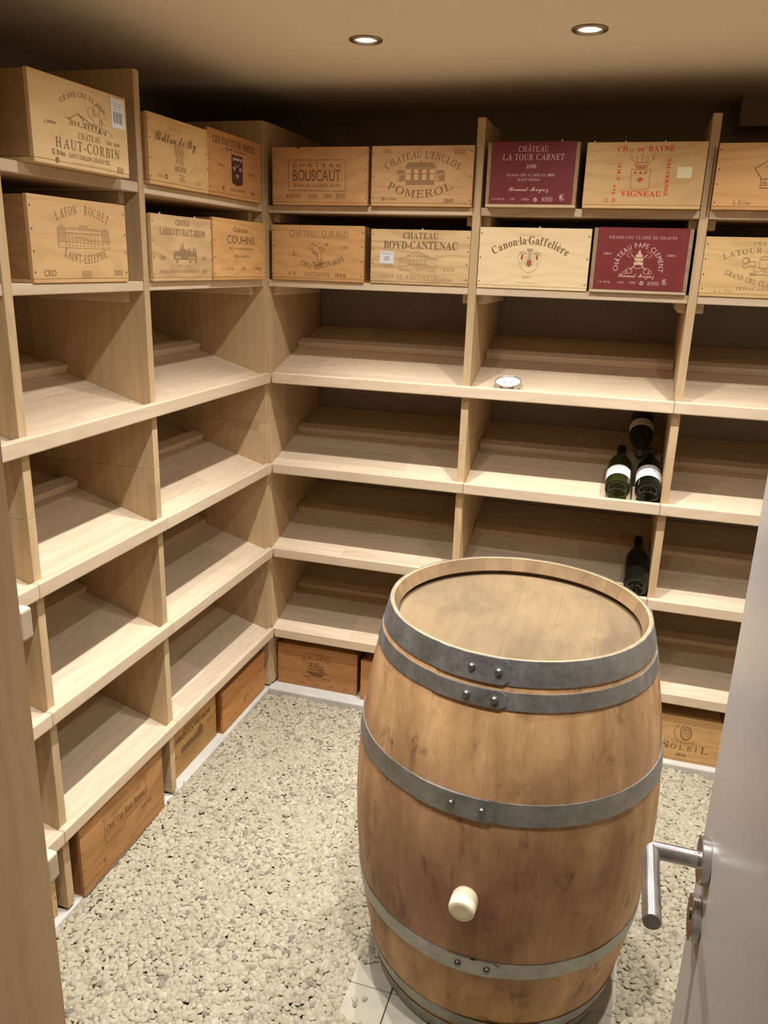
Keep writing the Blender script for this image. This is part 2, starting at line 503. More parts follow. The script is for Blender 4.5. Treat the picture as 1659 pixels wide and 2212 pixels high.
# low swells in the bed, banked up along the left kerb
sw = 0.006 * np.sin(P2[:, 0] * 7.1 + 1) * np.sin(P2[:, 1] * 6.3) + 0.004 * np.sin(P2[:, 0] * 17 + P2[:, 1] * 13)
bank = 0.018 * np.exp(-np.maximum(P2[:, 0], 0) / 0.05) * (P2[:, 1] < -0.1)
zc = np.where(ONP, -0.2335, GRAV - 0.009 + lift + sw + bank)
tilt = rs.normal(0, 0.21, (N, 2)); tilt[ONP] *= 0.15
yaw = rs.uniform(0, 2 * np.pi, N)
tone = rs.uniform(0, 1, N)
P3 = np.c_[P2, zc]
ix, iy, iz = in_view_px(P3)
seen = (ix > 130) & (ix < 1530) & (iy > 1460) & (iy < 2205) & (lift > 0.0055) & ~((ix > 760) & (ix < 1440))
score = np.where(seen, size / np.maximum(iz, 0.2), 0)
single = np.zeros(N, bool); single[np.argsort(-score)[:300]] = True

def chip_mats(idx):
    c1, s1 = np.cos(tilt[idx, 0]), np.sin(tilt[idx, 0])
    c2, s2 = np.cos(tilt[idx, 1]), np.sin(tilt[idx, 1])
    c3, s3 = np.cos(yaw[idx]), np.sin(yaw[idx])
    n = len(idx)
    o, l = np.zeros(n), np.ones(n)
    Rx = np.stack([l, o, o, o, c1, -s1, o, s1, c1], 1).reshape(n, 3, 3)
    Ry = np.stack([c2, o, s2, o, l, o, -s2, o, c2], 1).reshape(n, 3, 3)
    Rz = np.stack([c3, -s3, o, s3, c3, o, o, o, l], 1).reshape(n, 3, 3)
    return Rx @ Ry @ Rz
kindi = rs.randint(0, len(TEMPL), N)
V, F, T = [], [], []
base = 0
for k, (tv, tf) in enumerate(TEMPL):
    idx = np.where((kindi == k) & ~single)[0]
    if not len(idx): continue
    m = chip_mats(idx)
    vv = np.einsum('nij,vj->nvi', m, tv) * size[idx][:, None, None] + P3[idx][:, None, :]
    nv = len(tv)
    V.append(vv.reshape(-1, 3))
    F.append((tf[None] + (np.arange(len(idx)) * nv)[:, None, None] + base).reshape(-1, 3))
    T.append(np.repeat(tone[idx], nv))
    base += len(idx) * nv
V, F, T = np.concatenate(V), np.concatenate(F), np.concatenate(T)
me = bpy.data.meshes.new('gravel')
me.vertices.add(len(V)); me.vertices.foreach_set('co', V.ravel().astype(np.float32))
me.loops.add(len(F) * 3); me.loops.foreach_set('vertex_index', F.ravel().astype(np.int32))
me.polygons.add(len(F)); me.polygons.foreach_set('loop_start', (np.arange(len(F)) * 3).astype(np.int32))
me.polygons.foreach_set('use_smooth', np.ones(len(F), bool))
me.update(calc_edges=True)
at = me.attributes.new('tone', 'FLOAT', 'POINT'); at.data.foreach_set('value', T.astype(np.float32))
me.materials.append(M_GRAVEL)
gravel = bpy.data.objects.new('gravel', me)
link(gravel, floor); gravel.matrix_parent_inverse = floor.matrix_basis.inverted()
gravel['kind'] = 'stuff'
chip_me = []
for tv, tf in TEMPL:
    m_ = bpy.data.meshes.new('pebble'); m_.from_pydata([tuple(q) for q in tv], [], [tuple(int(i) for i in q) for q in tf])
    m_.polygons.foreach_set('use_smooth', [True] * len(m_.polygons)); m_.materials.append(M_GRAVEL); chip_me.append(m_)
sidx = np.where(single)[0]
for i, m in zip(sidx, chip_mats(sidx)):
    o = bpy.data.objects.new('pebble', chip_me[kindi[i]])
    link(o, floor)
    mw = Matrix(m.tolist()).to_4x4() @ Matrix.Scale(float(size[i]), 4)
    mw.translation = Vector(P3[i].tolist())
    o.matrix_parent_inverse = floor.matrix_basis.inverted()
    o.matrix_basis = mw

# ------------------------------------------------------------------ recessed ceiling spots
M_RIM = steel('lamp_rim_steel', (0.36, 0.30, 0.23), 0.3, 60)
M_BULB = emit_mat('lamp_glow', (1.0, 0.93, 0.82), 9.0)
M_REFL = plain('lamp_reflector', (0.75, 0.68, 0.58), 0.25, metal=0.9)
lamp_labels = ['lit ceiling spot over the corner end of the far rack', 'lit ceiling spot over the burgundy crates of the far rack',
               'lit ceiling spot over the door end of the far rack', 'lit ceiling spot over the middle of the side rack',
               'lit ceiling spot over the gravel between barrel and right-hand wall', 'added unseen ceiling spot brightening the gravel at the doorway end of the side rack', 'lit ceiling spot over the front of the barrel']
proto = None
for q, (x, y) in enumerate(LAMPS):
    root = empty('ceiling_spot', (x, y, CEIL))
    tag(root, lamp_labels[q], 'ceiling light', 'recessed ceiling spots')
    if proto is None:
        rim = MB().lathe([(0.0355, 0.0), (0.045, 0.0), (0.0462, -0.0015), (0.0455, -0.004), (0.040, -0.0062), (0.0345, -0.005), (0.0335, 0.0), (0.0335, 0.006)], 40, caps=False).build('rim', M_RIM, root, smooth=True)
        ref = MB().lathe([(0.0335, 0.004), (0.031, 0.016), (0.026, 0.026)], 40, caps=False).build('reflector', M_REFL, root, smooth=True)
        can = MB().lathe([(0.0365, 0.001), (0.0365, 0.05), (0.001, 0.05)], 32, caps=False).build('housing', M_DARK, root, smooth=False)
        bul = MB().lathe([(0.0300, 0.018), (0.0275, 0.011), (0.021, 0.006), (0.012, 0.003), (0.001, 0.002)], 32, caps=False).build('bulb', M_BULB, root, smooth=True)
        proto = (rim, ref, can, bul)
    else:
        for c in proto:
            d = c.copy(); COL.objects.link(d); d.parent = root
    for cone, watt in LAMP_BEAM:
        ld = bpy.data.lights.new('spot_light', 'SPOT')
        ld.energy = watt
        ld.color = LAMP_COL
        ld.spot_size = R(cone); ld.spot_blend = 1.0
        ld.shadow_soft_size = 0.016
        lo = bpy.data.objects.new('spot_light', ld)
        lo.location = (0, 0, -0.012)
        link(lo, root)

# ------------------------------------------------------------------ wine racks
# local frame: x along the wall, y into the wall (0 = front of the lips), z up
LIP = (1.134, 0.779, 0.4266, 0.0685)
LH, LT = 0.0406, 0.0225
SLOPE = 0.30
ZE, ZF, ZT, SH = 1.4738, 1.7313, 2.0065, 0.0257
DEP = 0.545
DV = 0.027
ZB = -0.203

def shelf_z(lip, d): return lip - 0.0155 + SLOPE * (d - LT)

def rack(root, divs, lips, one_piece=False):
    """divs: centre positions of the dividers; lips: per row a list of (x0, x1)"""
    for k, (c, front) in enumerate(divs):
        a, b = c - DV / 2, c + DV / 2
        # each divider is three glued lengths, one above the other
        for z0, z1 in (((ZB, -0.1670), (-0.1667, 0.9333), (0.9337, ZT)) if not one_piece else ((ZB, ZT),)):
            cbox('divider', M_ENDP if one_piece else M_PANEL, a, b, front, DEP, z0, z1, root, bevel=0.0009)
        pad = cbox('foot_pad', M_DARK, a + 0.004, b - 0.002, 0.045, DEP - 0.05, PZ, ZB, root, bevel=0)
    for r, spans in enumerate(lips):
        for x0, x1 in spans:
            cbox('lip', M_RACK[0], x0 + 0.0004, x1 - 0.0004, 0.0, LT - 0.0003, LIP[r] - LH, LIP[r], root, bevel=0.0042, seg=3)
    for k in range(len(divs) - 1):
        a, b = divs[k][0] + DV / 2 + 0.0006, divs[k + 1][0] - DV / 2 - 0.0006
        for r in range(4):
            z0, z1 = shelf_z(LIP[r], LT), shelf_z(LIP[r], DEP)
            mb = MB()
            cx = (a + b) / 2; h = (b - a) / 2
            cy, cz = (LT + DEP) / 2, (z0 + z1) / 2
            t = 0.022
            vs_ = []
            for sx in (-h, h):
                for (yy, zz) in ((LT, z0 - t), (DEP, z1 - t), (DEP, z1), (LT, z0)):
                    vs_.append((sx, yy - cy, zz - cz))
            mb.add(vs_, [(0, 1, 2, 3), (7, 6, 5, 4), (3, 2, 6, 7), (1, 0, 4, 5), (0, 3, 7, 4), (2, 1, 5, 6)])
            s = mb.build('sloping_shelf', M_SHELF, root, (cx, cy, cz))
            # stop batten across the slope
            bt = MB()
            sl = math.atan(SLOPE)
            bt.box(-h + 0.002, h - 0.002, 0, 0.045, 0.0002, 0.025)
            o = bt.build('stop_batten', M_RACK[0], s, (0, 0.300 - cy, shelf_z(LIP[r], 0.300) - cz), bevel=0.0015, rot=(sl, 0, 0))
        for z in (ZE, ZF):
            o = cbox('crate_shelf', M_SHELF, a, b, LT + 0.002, 0.50, z - SH, z, root, bevel=0.0018)
            for sx, xx in ((1, a), (-1, b)):
                x0, x1 = (xx, xx + 0.026) if sx > 0 else (xx - 0.026, xx)
                cl = cbox('cleat', M_RACK[1], x0, x1, LT + 0.045, 0.49, z - SH - 0.031, z - SH - 0.0003, root, bevel=0.002)
                if True:
                    cl.parent = o
                    cl.matrix_parent_inverse = o.matrix_basis.inverted()

# far rack (along the back wall)
X1, X2, X3 = 0.750, 1.4697, 2.19
rb = empty('wine_rack', (0, 0, 0))
tag(rb, 'pale wooden wine rack along the far wall, facing the doorway', 'wine rack', 'wine racks')
j1, j2 = 0.7655, 1.4582
rack(rb, [(-0.0178 - DV / 2, 0.0278), (X1, LT), (X2, LT), (X3, LT)],
     [[(0.001, j2), (j2, X3 + .02)], [(0.001, j1), (j1, j2), (j2, X3 + .02)], [(0.001, j1), (j1, j2), (j2, X3 + .02)], [(0.001, j1), (j1, j2), (j2, X3 + .02)]])
# side rack (along the left wall): local x -> world y, local y -> world -x
Y1, Y2, Y3 = -0.7699, -1.3119, -1.92
rl = empty('wine_rack', (0, 0, 0), R(90))
tag(rl, 'pale wooden wine rack along the side wall, running towards the camera', 'wine rack', 'wine racks')
k1, k2 = -0.7615, -1.3369
rack(rl, [(Y3, LT), (Y2, LT), (Y1, LT), (DV / 2, LT)],
     [[(Y3 - .02, -0.001)]] + [[(Y3 - .02, k2), (k2, k1), (k1, -0.001)]] * 3)
# rack beside the doorway, its end panel closest to the camera
rn = empty('wine_rack', (0, -2.085, 0), R(180))
tag(rn, 'pale wooden rack beside the doorway, only its end panel showing', 'wine rack', 'wine racks')
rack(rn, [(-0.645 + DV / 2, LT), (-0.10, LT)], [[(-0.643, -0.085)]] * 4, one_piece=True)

# ------------------------------------------------------------------ print on the crates
GL = {}
CAPH = {}
def _uni(ch, style):
    o = ord(ch)
    up, lo, dg = ch.isascii() and ch.isupper(), ch.isascii() and ch.islower(), ch.isdigit()
    if style == 'serifb':
        if up: return chr(0x1D400 + o - 65)
        if lo: return chr(0x1D41A + o - 97)
        if dg: return chr(0x1D7CE + o - 48)
    if style in ('serif', 'ital'):
        if up: return chr(0x1D434 + o - 65)
        if lo: return '\u210e' if ch == 'h' else chr(0x1D44E + o - 97)
        if dg: return chr(0x1D7CE + o - 48)
    if style == 'script':
        if up: return chr(0x1D4D0 + o - 65)
        if lo: return chr(0x1D4EA + o - 97)
    return ch
ACC = {'Â': ('A', '^'), 'É': ('E', '/'), 'È': ('E', '`'), 'é': ('e', '/'), 'è': ('e', '`'), 'â': ('a', '^')}

def glyph(ch, style):
    key = (ch, style)
    if key in GL: return GL[key]
    base, acc = ACC.get(ch, (ch, None)) if style != 'sans' else (ch, None)
    cu = bpy.data.curves.new('glyph', 'FONT')
    cu.body = _uni(base, style); cu.resolution_u = 2
    if style == 'serif' and base.isalpha(): cu.shear = -0.21
    ob = bpy.data.objects.new('glyph', cu); COL.objects.link(ob)
    m = ob.to_mesh()
    vv = [(v.co.x, v.co.y) for v in m.vertices]
    ff = [tuple(p.vertices) for p in m.polygons]
    ob.to_mesh_clear()
    bpy.data.objects.remove(ob); bpy.data.curves.remove(cu)
    if not vv:
        GL[key] = ([], [], 0.30); return GL[key]
    x0, x1 = min(p[0] for p in vv), max(p[0] for p in vv)
    y1 = max(p[1] for p in vv)
    vv = [(x - x0, y) for x, y in vv]
    wd = x1 - x0
    if acc:
        c, b, q = wd / 2, y1 + 0.05, len(vv)
        if acc == '^': poly = [(c - .16, b), (c - .11, b), (c, b + .10), (c + .11, b), (c + .16, b), (c + .02, b + .16), (c - .02, b + .16)]
        elif acc == '/': poly = [(c - .06, b), (c - .01, b), (c + .13, b + .15), (c + .05, b + .15)]
        else: poly = [(c + .06, b), (c - .13, b + .15), (c - .05, b + .15), (c + .01 + .07, b)]
        vv += poly
        ff += [tuple(range(q, q + len(poly)))] if acc != '^' else [(q, q + 1, q + 2, q + 6), (q + 2, q + 3, q + 4, q + 5), (q + 2, q + 5, q + 6)]
    GL[key] = (vv, ff, wd)
    return GL[key]

def caph(style):
    if style not in CAPH:
        CAPH[style] = max(p[1] for p in glyph('H', style)[0])
    return CAPH[style]

class Print:
    """flat print on the front of a crate; u to the right, v up, both 0..1 of the face"""
    def __init__(s, W, H):
        s.W, s.H = W, H
        s.L = {}
        s.k = 0
    def mb(s, ink):
        return s.L.setdefault(ink, MB())
    def _put(s, ink, vv, ff):
        s.k += 1
        s.mb(ink).add([(x, -s.k * 8e-7, z) for x, z in vv], ff)
    def text(s, body, u, v, cap, width=None, style='serif', ink='lettering', arc=0.0, spacing=0.10, circ=None, rot=0.0):
        W, H = s.W, s.H
        k = cap * H / caph(style)
        gs = [glyph(c, style) for c in body]
        gap = spacing
        tot = sum(g[2] for g in gs) + gap * (len(gs) - 1)
        sx = k
        if width is not None:
            sx = width * W / tot
        x = -tot * sx / 2
        half = max(tot * sx / 2, 1e-6)
        cu, cv = u * W, v * H
        cr, sr = math.cos(rot), math.sin(rot)
        for g in gs:
            if g[0]:
                mx = x + g[2] * sx / 2
                if circ:
                    rad, = circ
                    a = mx / rad
                    bx, bz, th = rad * math.sin(a), rad * math.cos(a) - rad, -a
                else:
                    q = mx / half
                    bx, bz = mx, -arc * H * q * q
                    th = math.atan2(-2 * arc * H * q / half, 1.0)
                ct, st = math.cos(th), math.sin(th)
                out = []
                for px, py in g[0]:
                    lx, lz = (px - g[2] / 2) * sx, py * k
                    ox, oz = bx + lx * ct - lz * st, bz + lx * st + lz * ct
                    out.append((cu + ox * cr - oz * sr, cv + ox * sr + oz * cr))
                s._put(ink, out, g[1])
            x += (g[2] + gap) * sx
        return s
    def line(s, pts, wd=0.0012, ink='emblem', close=False):
        P_ = [(u * s.W, v * s.H) for u, v in pts]
        if close: P_ = P_ + P_[:1]
        for (x0, z0), (x1, z1) in zip(P_[:-1], P_[1:]):
            dx, dz = x1 - x0, z1 - z0
            L = math.hypot(dx, dz)
            if L < 1e-7: continue
            nx, nz = -dz / L * wd / 2, dx / L * wd / 2
            ex, ez = dx / L * wd * 0.4, dz / L * wd * 0.4
            s._put(ink, [(x0 + nx - ex, z0 + nz - ez), (x0 - nx - ex, z0 - nz - ez), (x1 - nx + ex, z1 - nz + ez), (x1 + nx + ex, z1 + nz + ez)], [(0, 1, 2, 3)])
        return s
    def fill(s, pts, ink='emblem'):
        s._put(ink, [(u * s.W, v * s.H) for u, v in pts], [tuple(range(len(pts)))])
        return s
    def rect(s, u0, v0, u1, v1, ink='emblem'):
        return s.fill([(u0, v0), (u1, v0), (u1, v1), (u0, v1)], ink)
    def frame(s, u0, v0, u1, v1, wd=0.001, ink='emblem'):
        return s.line([(u0, v0), (u1, v0), (u1, v1), (u0, v1)], wd, ink, True)
    def ell(s, cu, cv, ru, rv, wd=0.001, ink='emblem', a0=0, a1=360, n=18):
        return s.line([(cu + ru * math.cos(R(a0 + (a1 - a0) * i / n)), cv + rv * math.sin(R(a0 + (a1 - a0) * i / n))) for i in range(n + 1)], wd, ink)
    def disc(s, cu, cv, ru, rv, ink='emblem', n=14):
        return s.fill([(cu + ru * math.cos(2 * math.pi * i / n), cv + rv * math.sin(2 * math.pi * i / n)) for i in range(n)], ink)
    def curve(s, pts, wd=0.001, ink='emblem', n=6, close=False):
        q = list(pts)
        if close: q = [q[-1]] + q + q[:2]
        else: q = [q[0]] + q + [q[-1]]
        out = []
        for i in range(1, len(q) - 2):
            p0, p1, p2, p3 = q[i - 1], q[i], q[i + 1], q[i + 2]
            for k in range(n):
                t = k / n
                out.append(tuple(0.5 * ((2 * p1[d]) + (-p0[d] + p2[d]) * t + (2 * p0[d] - 5 * p1[d] + 4 * p2[d] - p3[d]) * t * t + (-p0[d] + 3 * p1[d] - 3 * p2[d] + p3[d]) * t ** 3) for d in (0, 1)))
        out.append(q[-2])
        return s.line(out, wd, ink)
    def stamp(s, u0, v0, u1, v1, ink='lettering'):
        """small customs stamp: a box with rows of tiny marks"""
        s.frame(u0, v0, u1, v1, 0.0007, ink)
        du, dv = u1 - u0, v1 - v0
        s.rect(u0 + .08 * du, v0 + .2 * dv, u0 + .16 * du, v0 + .8 * dv, ink)
        for r in (0.62, 0.26):
            for c in range(5):
                a = u0 + du * (0.28 + c * 0.135)
                s.rect(a, v0 + r * dv, a + du * 0.09, v0 + (r + .16) * dv, ink)
        return s
    def dot(s, u, v, r, ink='lettering'):
        """round recycling mark"""
        rv = r * s.W / s.H
        s.ell(u, v, r, rv, r * s.W * 0.45, ink, 60, 380, 12)
        s.fill([(u - r * .5, v - rv * .1), (u + r * .55, v + rv * .1), (u - r * .2, v + rv * .75)], ink)
        return s
    def build(s, parent, y, inks):
        for nm, m in s.L.items():
            if m.v:
                kind = nm.split('.')[0]
                m.build(kind, inks[nm], parent, (0, y, 0))

# ---- artwork of the crates
def art_framed_name(p):
    p.frame(.173, .25, .771, .78, .0013, 'lettering')
    p.text('C H Â T E A U', .472, .66, .058, .50, 'sans')
    p.text('BOUSCAUT', .472, .42, .19, .50, 'sans', spacing=.06)
    p.text('GRAND CRU CLASSÉ DE GRAVES', .472, .318, .050, .50, 'sans')
    p.text('ROUGE', .23, .125, .065, .155, 'serif'); p.text('2005', .433, .125, .065, .10, 'sans'); p.text('CRD', .585, .125, .062, .09, 'sans')
    p.stamp(.675, .11, .77, .20)
def art_manor(p):
    p.text("CHATEAU L'ENCLOS", .503, .80, .115, .70, 'serif', arc=.20, spacing=.07)
    p.text('POMEROL', .487, .145, .125, .66, 'serif', arc=-.16, spacing=.12)
    e = 'emblem'
    p.fill([(.335, .64), (.645, .64), (.615, .725), (.365, .725)])
    p.rect(.35, .36, .63, .63)
    for u in (.375, .45, .53, .605): p.rect(u - .022, .545, u + .022, .615, 'windows')
    for u in (.375, .45, .53, .605): p.rect(u - .022, .44, u + .022, .53, 'windows')
    for a, b, c in ((.25, .34, .36), (.64, .73, .62)):
        p.fill([(a, .545), (b, .545), (b - .012, .60), (a + .015, .60)])
        p.frame(a + .008, .42, b, .545, .0012)
        p.rect(a + .03, .43, b - .004, .52)
    p.fill([(.475, .725), (.51, .725), (.4925, .755)])
    p.text('C.R.D.', .155, .89, .05, .085, 'sans'); p.stamp(.815, .855, .92, .93)
    p.dot(.13, .12, .013); p.text('6 Btles', .21, .10, .045, .095, 'sans'); p.text('2003', .78, .068, .06, .09, 'serifb')
def art_burgundy_a(p):
    p.text('CHÂTEAU', .50, .845, .085, .32, 'serif', spacing=.12); p.text('LA TOUR CARNET', .505, .72, .09, .67, 'serif', spacing=.10)
    p.text('2015', .49, .60, .053, .11, 'sans')
    p.text('GRAND CRU CLASSÉ EN 1855', .485, .475, .038, .52, 'serif'); p.text('HAUT MÉDOC', .475, .405, .038, .25, 'serif')
    p.text('Bernard Magrez', .475, .25, .06, .44, 'script', spacing=.02)
    p.text('6 X 750 ML', .145, .11, .03, .14, 'sans'); p.text('L17', .31, .11, .03, .05, 'sans'); p.text('CRD', .45, .105, .032, .08, 'sans')
    p.dot(.56, .118, .017); p.stamp(.635, .095, .745, .155)
    p.ell(.85, .165, .028, .035, .0012, 'lettering', 40, 330); p.disc(.84, .165, .014, .018, 'lettering'); p.text('PEFC', .85, .105, .022, .06, 'sans')
def art_burgundy_b(p):
    p.text('GRAND CRU CLASSÉ DE GRAVES', .50, .83, .043, .68, 'serif')
    p.text('CHÂTEAU PAPE CLEMENT', .485, .70, .075, .71, 'sans', circ=(.205 * p.W,), spacing=.10)
    p.text('2014', .155, .585, .034, .08, 'sans'); p.text('2014', .80, .575, .034, .08, 'sans')
    # crossed keys under a three-tiered crown
    for s in (-1, 1):
        p.line([(.485 + s * .085, .36), (.485 - s * .085, .60)], .0022)
        p.ell(.485 + s * .09, .345, .032, .042, .0016); p.ell(.485 + s * .125, .325, .018, .026, .0012)
        p.curve([(.485 - s * .07, .64), (.485 - s * .115, .62), (.485 - s * .12, .57), (.485 - s * .085, .55)], .0012)
    for k, (w_, v_) in enumerate(((.05, .44), (.045, .50), (.036, .555))):
        p.fill([(.485 - w_, v_), (.485 + w_, v_), (.485 + w_ * .85, v_ + .045), (.485 - w_ * .85, v_ + .045)])
    p.fill([(.465, .605), (.505, .605), (.485, .675)])
    p.ell(.485, .415, .05, .03, .0018, 'emblem', 180, 360)
    p.text('Bernard Magrez', .475, .245, .06, .37, 'script', spacing=.02)
    p.text('6 X 750 ML', .15, .15, .03, .13, 'sans'); p.text('L14.1', .325, .15, .03, .06, 'sans'); p.text('CRD', .445, .15, .032, .065, 'sans')
    p.dot(.54, .162, .017); p.stamp(.60, .135, .71, .185); p.ell(.77, .20, .025, .035, .0012, 'lettering', 40, 330); p.disc(.765, .20, .012, .016, 'lettering'); p.text('PEFC', .77, .145, .022, .055, 'sans')
def fleur(p, u, v, s, ink):
    sv = s * p.W / p.H
    p.fill([(u, v + sv), (u + s * .28, v + sv * .45), (u + s * .1, v), (u - s * .1, v), (u - s * .28, v + sv * .45)], ink)
    for d in (-1, 1):
        p.curve([(u + d * s * .12, v + sv * .05), (u + d * s * .45, v + sv * .5), (u + d * s * .75, v + sv * .35), (u + d * s * .62, v + sv * .12)], s * p.W * .2, ink, 4)
    p.rect(u - s * .35, v - sv * .08, u + s * .35, v + sv * .06, ink)
    p.fill([(u - s * .1, v), (u + s * .1, v), (u + s * .3, v - sv * .45), (u, v - sv * .3), (u - s * .3, v - sv * .45)], ink)
def art_red_crest(p):
    p.text('CH', .303, .86, .075, .085, 'serifb', 'lettering'); p.text('au', .375, .865, .04, .035, 'serifb'); p.text('DE', .455, .86, .052, .06, 'serifb'); p.text('RAYNE', .625, .86, .078, .215, 'serifb', spacing=.05)
    p.text('VIGNEAU', .495, .185, .08, .345, 'serifb', spacing=.04)
    p.text('CRU', .305, .565, .055, .14 , 'serifb', rot=R(90), spacing=.08); p.text('1er', .275, .29, .05, .09, 'serifb', rot=R(90))
    p.text('SAUTERNES', .685, .475, .055, .30, 'serifb', rot=R(-90), spacing=.03)
    p.rect(.775, .46, .895, .63, 'sticker')
    p.text('12 B', .235, .095, .06, .10, 'sans', spacing=.16)
    e = 'emblem'
    p.curve([(.395, .59), (.40, .33), (.41, .295), (.45, .29), (.473, .275), (.495, .29), (.54, .30), (.552, .33), (.555, .59)], .0011, e)
    p.line([(.395, .592), (.555, .592)], .0011, e)
    for u in (.43, .472, .515): p.fill([(u - .012, .525), (u + .012, .525), (u + .005, .545), (u + .012, .56), (u - .012, .56), (u - .005, .545)], e)
    fleur(p, .474, .42, .036, e)
    p.ell(.475, .63, .05, .026, .0011, e); p.ell(.475, .665, .057, .03, .0014, e); p.rect(.44, .615, .51, .625, e)
    for u, v, a in ((.385, .765, 28), (.432, .745, 14), (.475, .79, 0), (.518, .745, -14), (.57, .77, -28)):
        p.line([(.475 + (u - .475) * .62, .69), (.475 + (u - .475) * .9, v - .035)], .0012, e)
        p.ell(u, v, .010, .03, .0011, e, n=10)
def art_arrow(p):
    p.line([(.30, .62), (.40, .745), (.95, .745)], .0022, 'lettering'); p.line([(.30, .62), (.36, .47), (.36, .33), (.95, .33)], .0022, 'lettering'); p.line([(.365, .465), (.95, .465)], .0022, 'lettering')
    p.rect(.60, .76, .606, .93, 'lettering')
    p.text('GRA', .46, .615, .085, .135, 'serif', spacing=.12); p.text('LA', .475, .50, .085, .09, 'serif', spacing=.35); p.text('BOT', .435, .36, .075, .13, 'serif', spacing=.14)
    p.text('6 Btles', .235, .075, .075, .14, 'sans', ink='faint')
def art_dolphin(p):
    p.text('CHÂTEAU GUIRAUD', .515, .775, .135, .64, 'sans', spacing=.09, ink='faint')
    p.text('1', .235, .455, .075, .022, 'serifb', rot=R(-22)); p.text('er', .27, .435, .04, .035, 'serifb', rot=R(-20))
    p.text('CRU CLASSE', .485, .22, .088, .34, 'sans', arc=-.085, spacing=.12); p.text('1855', .735, .33, .088, .125, 'sans', rot=R(24), spacing=.1)
    p.text('CRD', .80, .595, .05, .085, 'sans'); p.text('6 B', .225, .10, .065, .075, 'sans', spacing=.2); p.text('SAUTERNES', .50, .085, .07, .265, 'serif'); p.text('1998', .755, .075, .075, .105, 'sans', spacing=.14)
    e = 'emblem'
    p.curve([(.41, .61), (.435, .655), (.475, .655), (.52, .60), (.545, .50), (.55, .42), (.53, .345), (.505, .32)], .0014, e)
    p.curve([(.41, .61), (.415, .585), (.445, .575), (.465, .53), (.505, .44), (.51, .37), (.485, .335), (.45, .35), (.475, .30), (.48, .25), (.505, .29)], .0014, e)
    p.curve([(.52, .60), (.555, .60), (.575, .55), (.552, .545)], .0014, e); p.curve([(.44, .57), (.455, .50), (.47, .49), (.468, .53)], .0012, e); p.curve([(.475, .555), (.495, .48), (.51, .475), (.505, .53)], .0012, e)
    p.disc(.452, .605, .005, .008, e); p.fill([(.49, .285), (.52, .265), (.57, .32), (.565, .36), (.53, .33)], 'smudge'); p.fill([(.585, .66), (.60, .64), (.615, .66), (.605, .69)], 'smudge')
def art_pediment(p):
    p.text('CHATEAU', .505, .84, .105, .355, 'serifb', spacing=.05); p.text('BOYD-CANTENAC', .505, .655, .135, .745, 'serifb', spacing=.05)
    p.text('CRD', .185, .305, .055, .095, 'sans', ink='faint'); p.text('2010', .80, .265, .065, .115, 'sans', ink='faint', spacing=.12)
    p.text('GRAND CRU CLASSÉ', .485, .245, .05, .375, 'serif', ink='faint')
    p.text('L110', .18, .115, .075, .13, 'sans', ink='faint', spacing=.14); p.text('MARGAUX', .485, .09, .09, .42, 'serif', ink='faint', spacing=.08); p.text('6 Btles', .775, .085, .06, .12, 'sans', ink='faint')
    e = 'emblem'
    p.line([(.37, .53), (.485, .615), (.59, .53)], .0014, e); p.line([(.385, .53), (.575, .53)], .0012, e)
    p.frame(.385, .36, .58, .53, .001, e); p.line([(.385, .45), (.58, .45)], .001, e)
    for k in range(5):
        u = .405 + k * .0385
        p.frame(u - .009, .465, u + .009, .515, .0009, e); p.rect(u - .008, .37, u + .008, .425, e)
    p.line([(.29, .475), (.385, .51)], .0012, e); p.line([(.58, .515), (.675, .47)], .0012, e)
    for a, b in ((.292, .385), (.58, .672)):
        p.frame(a, .335, b, .47, .001, e); p.ell((a + b) / 2, .375, .028, .05, .0011, e, 0, 180, 10)
    for u in (.465, .505): p.disc(u, .56, .006, .01, e)
    p.rect(.095, .375, .24, .60, 'sticker')
    p.rect(.14, .43, .195, .51, 'sticker_ink'); p.rect(.105, .565, .225, .577, 'sticker_ink2'); p.rect(.115, .54, .215, .548, 'sticker_ink2')
def art_arms(p):
    p.text('CHATEAU', .465, .865, .04, .20, 'serif', spacing=.3, ink='faint')
    p.text('Canon·la·Gaffelière', .468, .74, .125, .66, 'serifb', arc=.19, spacing=.05)
    p.text('2007', .455, .18, .035, .08, 'serifb', ink='faint'); p.text('Cordier Sauternes', .455, .10, .022, .17, 'script', ink='faint')
    e, r_ = 'emblem', 'crest'
    p.rect(.445, .615, .495, .655, e); p.curve([(.44, .655), (.455, .665), (.47, .655), (.485, .665), (.50, .655)], .001, e)
    for s in (-1, 1):
        u = lambda d: .468 + s * d
        p.curve([(u(.0), .60), (u(.035), .575), (u(.06), .595), (u(.085), .59)], .0011, e); p.ell(u(.065), .59, .03, .02, .0011, e, n=10)
        p.fill([(u(.055), .56), (u(.075), .56), (u(.08), .49), (u(.06), .49)], r_)
        p.curve([(u(.09), .57), (u(.105), .52), (u(.09), .44), (u(.07), .35), (u(.03), .29), (u(0), .275)], .0011, e)
        p.curve([(u(.02), .55), (u(.04), .53), (u(.035), .48), (u(.05), .45), (u(.03), .40)], .0012, e); p.curve([(u(.06), .47), (u(.075), .43), (u(.06), .40)], .0011, e)
    p.disc(.468, .43, .022, .05, r_); p.ell(.468, .43, .026, .058, .0011, e); p.rect(.458, .50, .478, .585, e); p.ell(.468, .50, .022, .03, .0011, e, n=10)
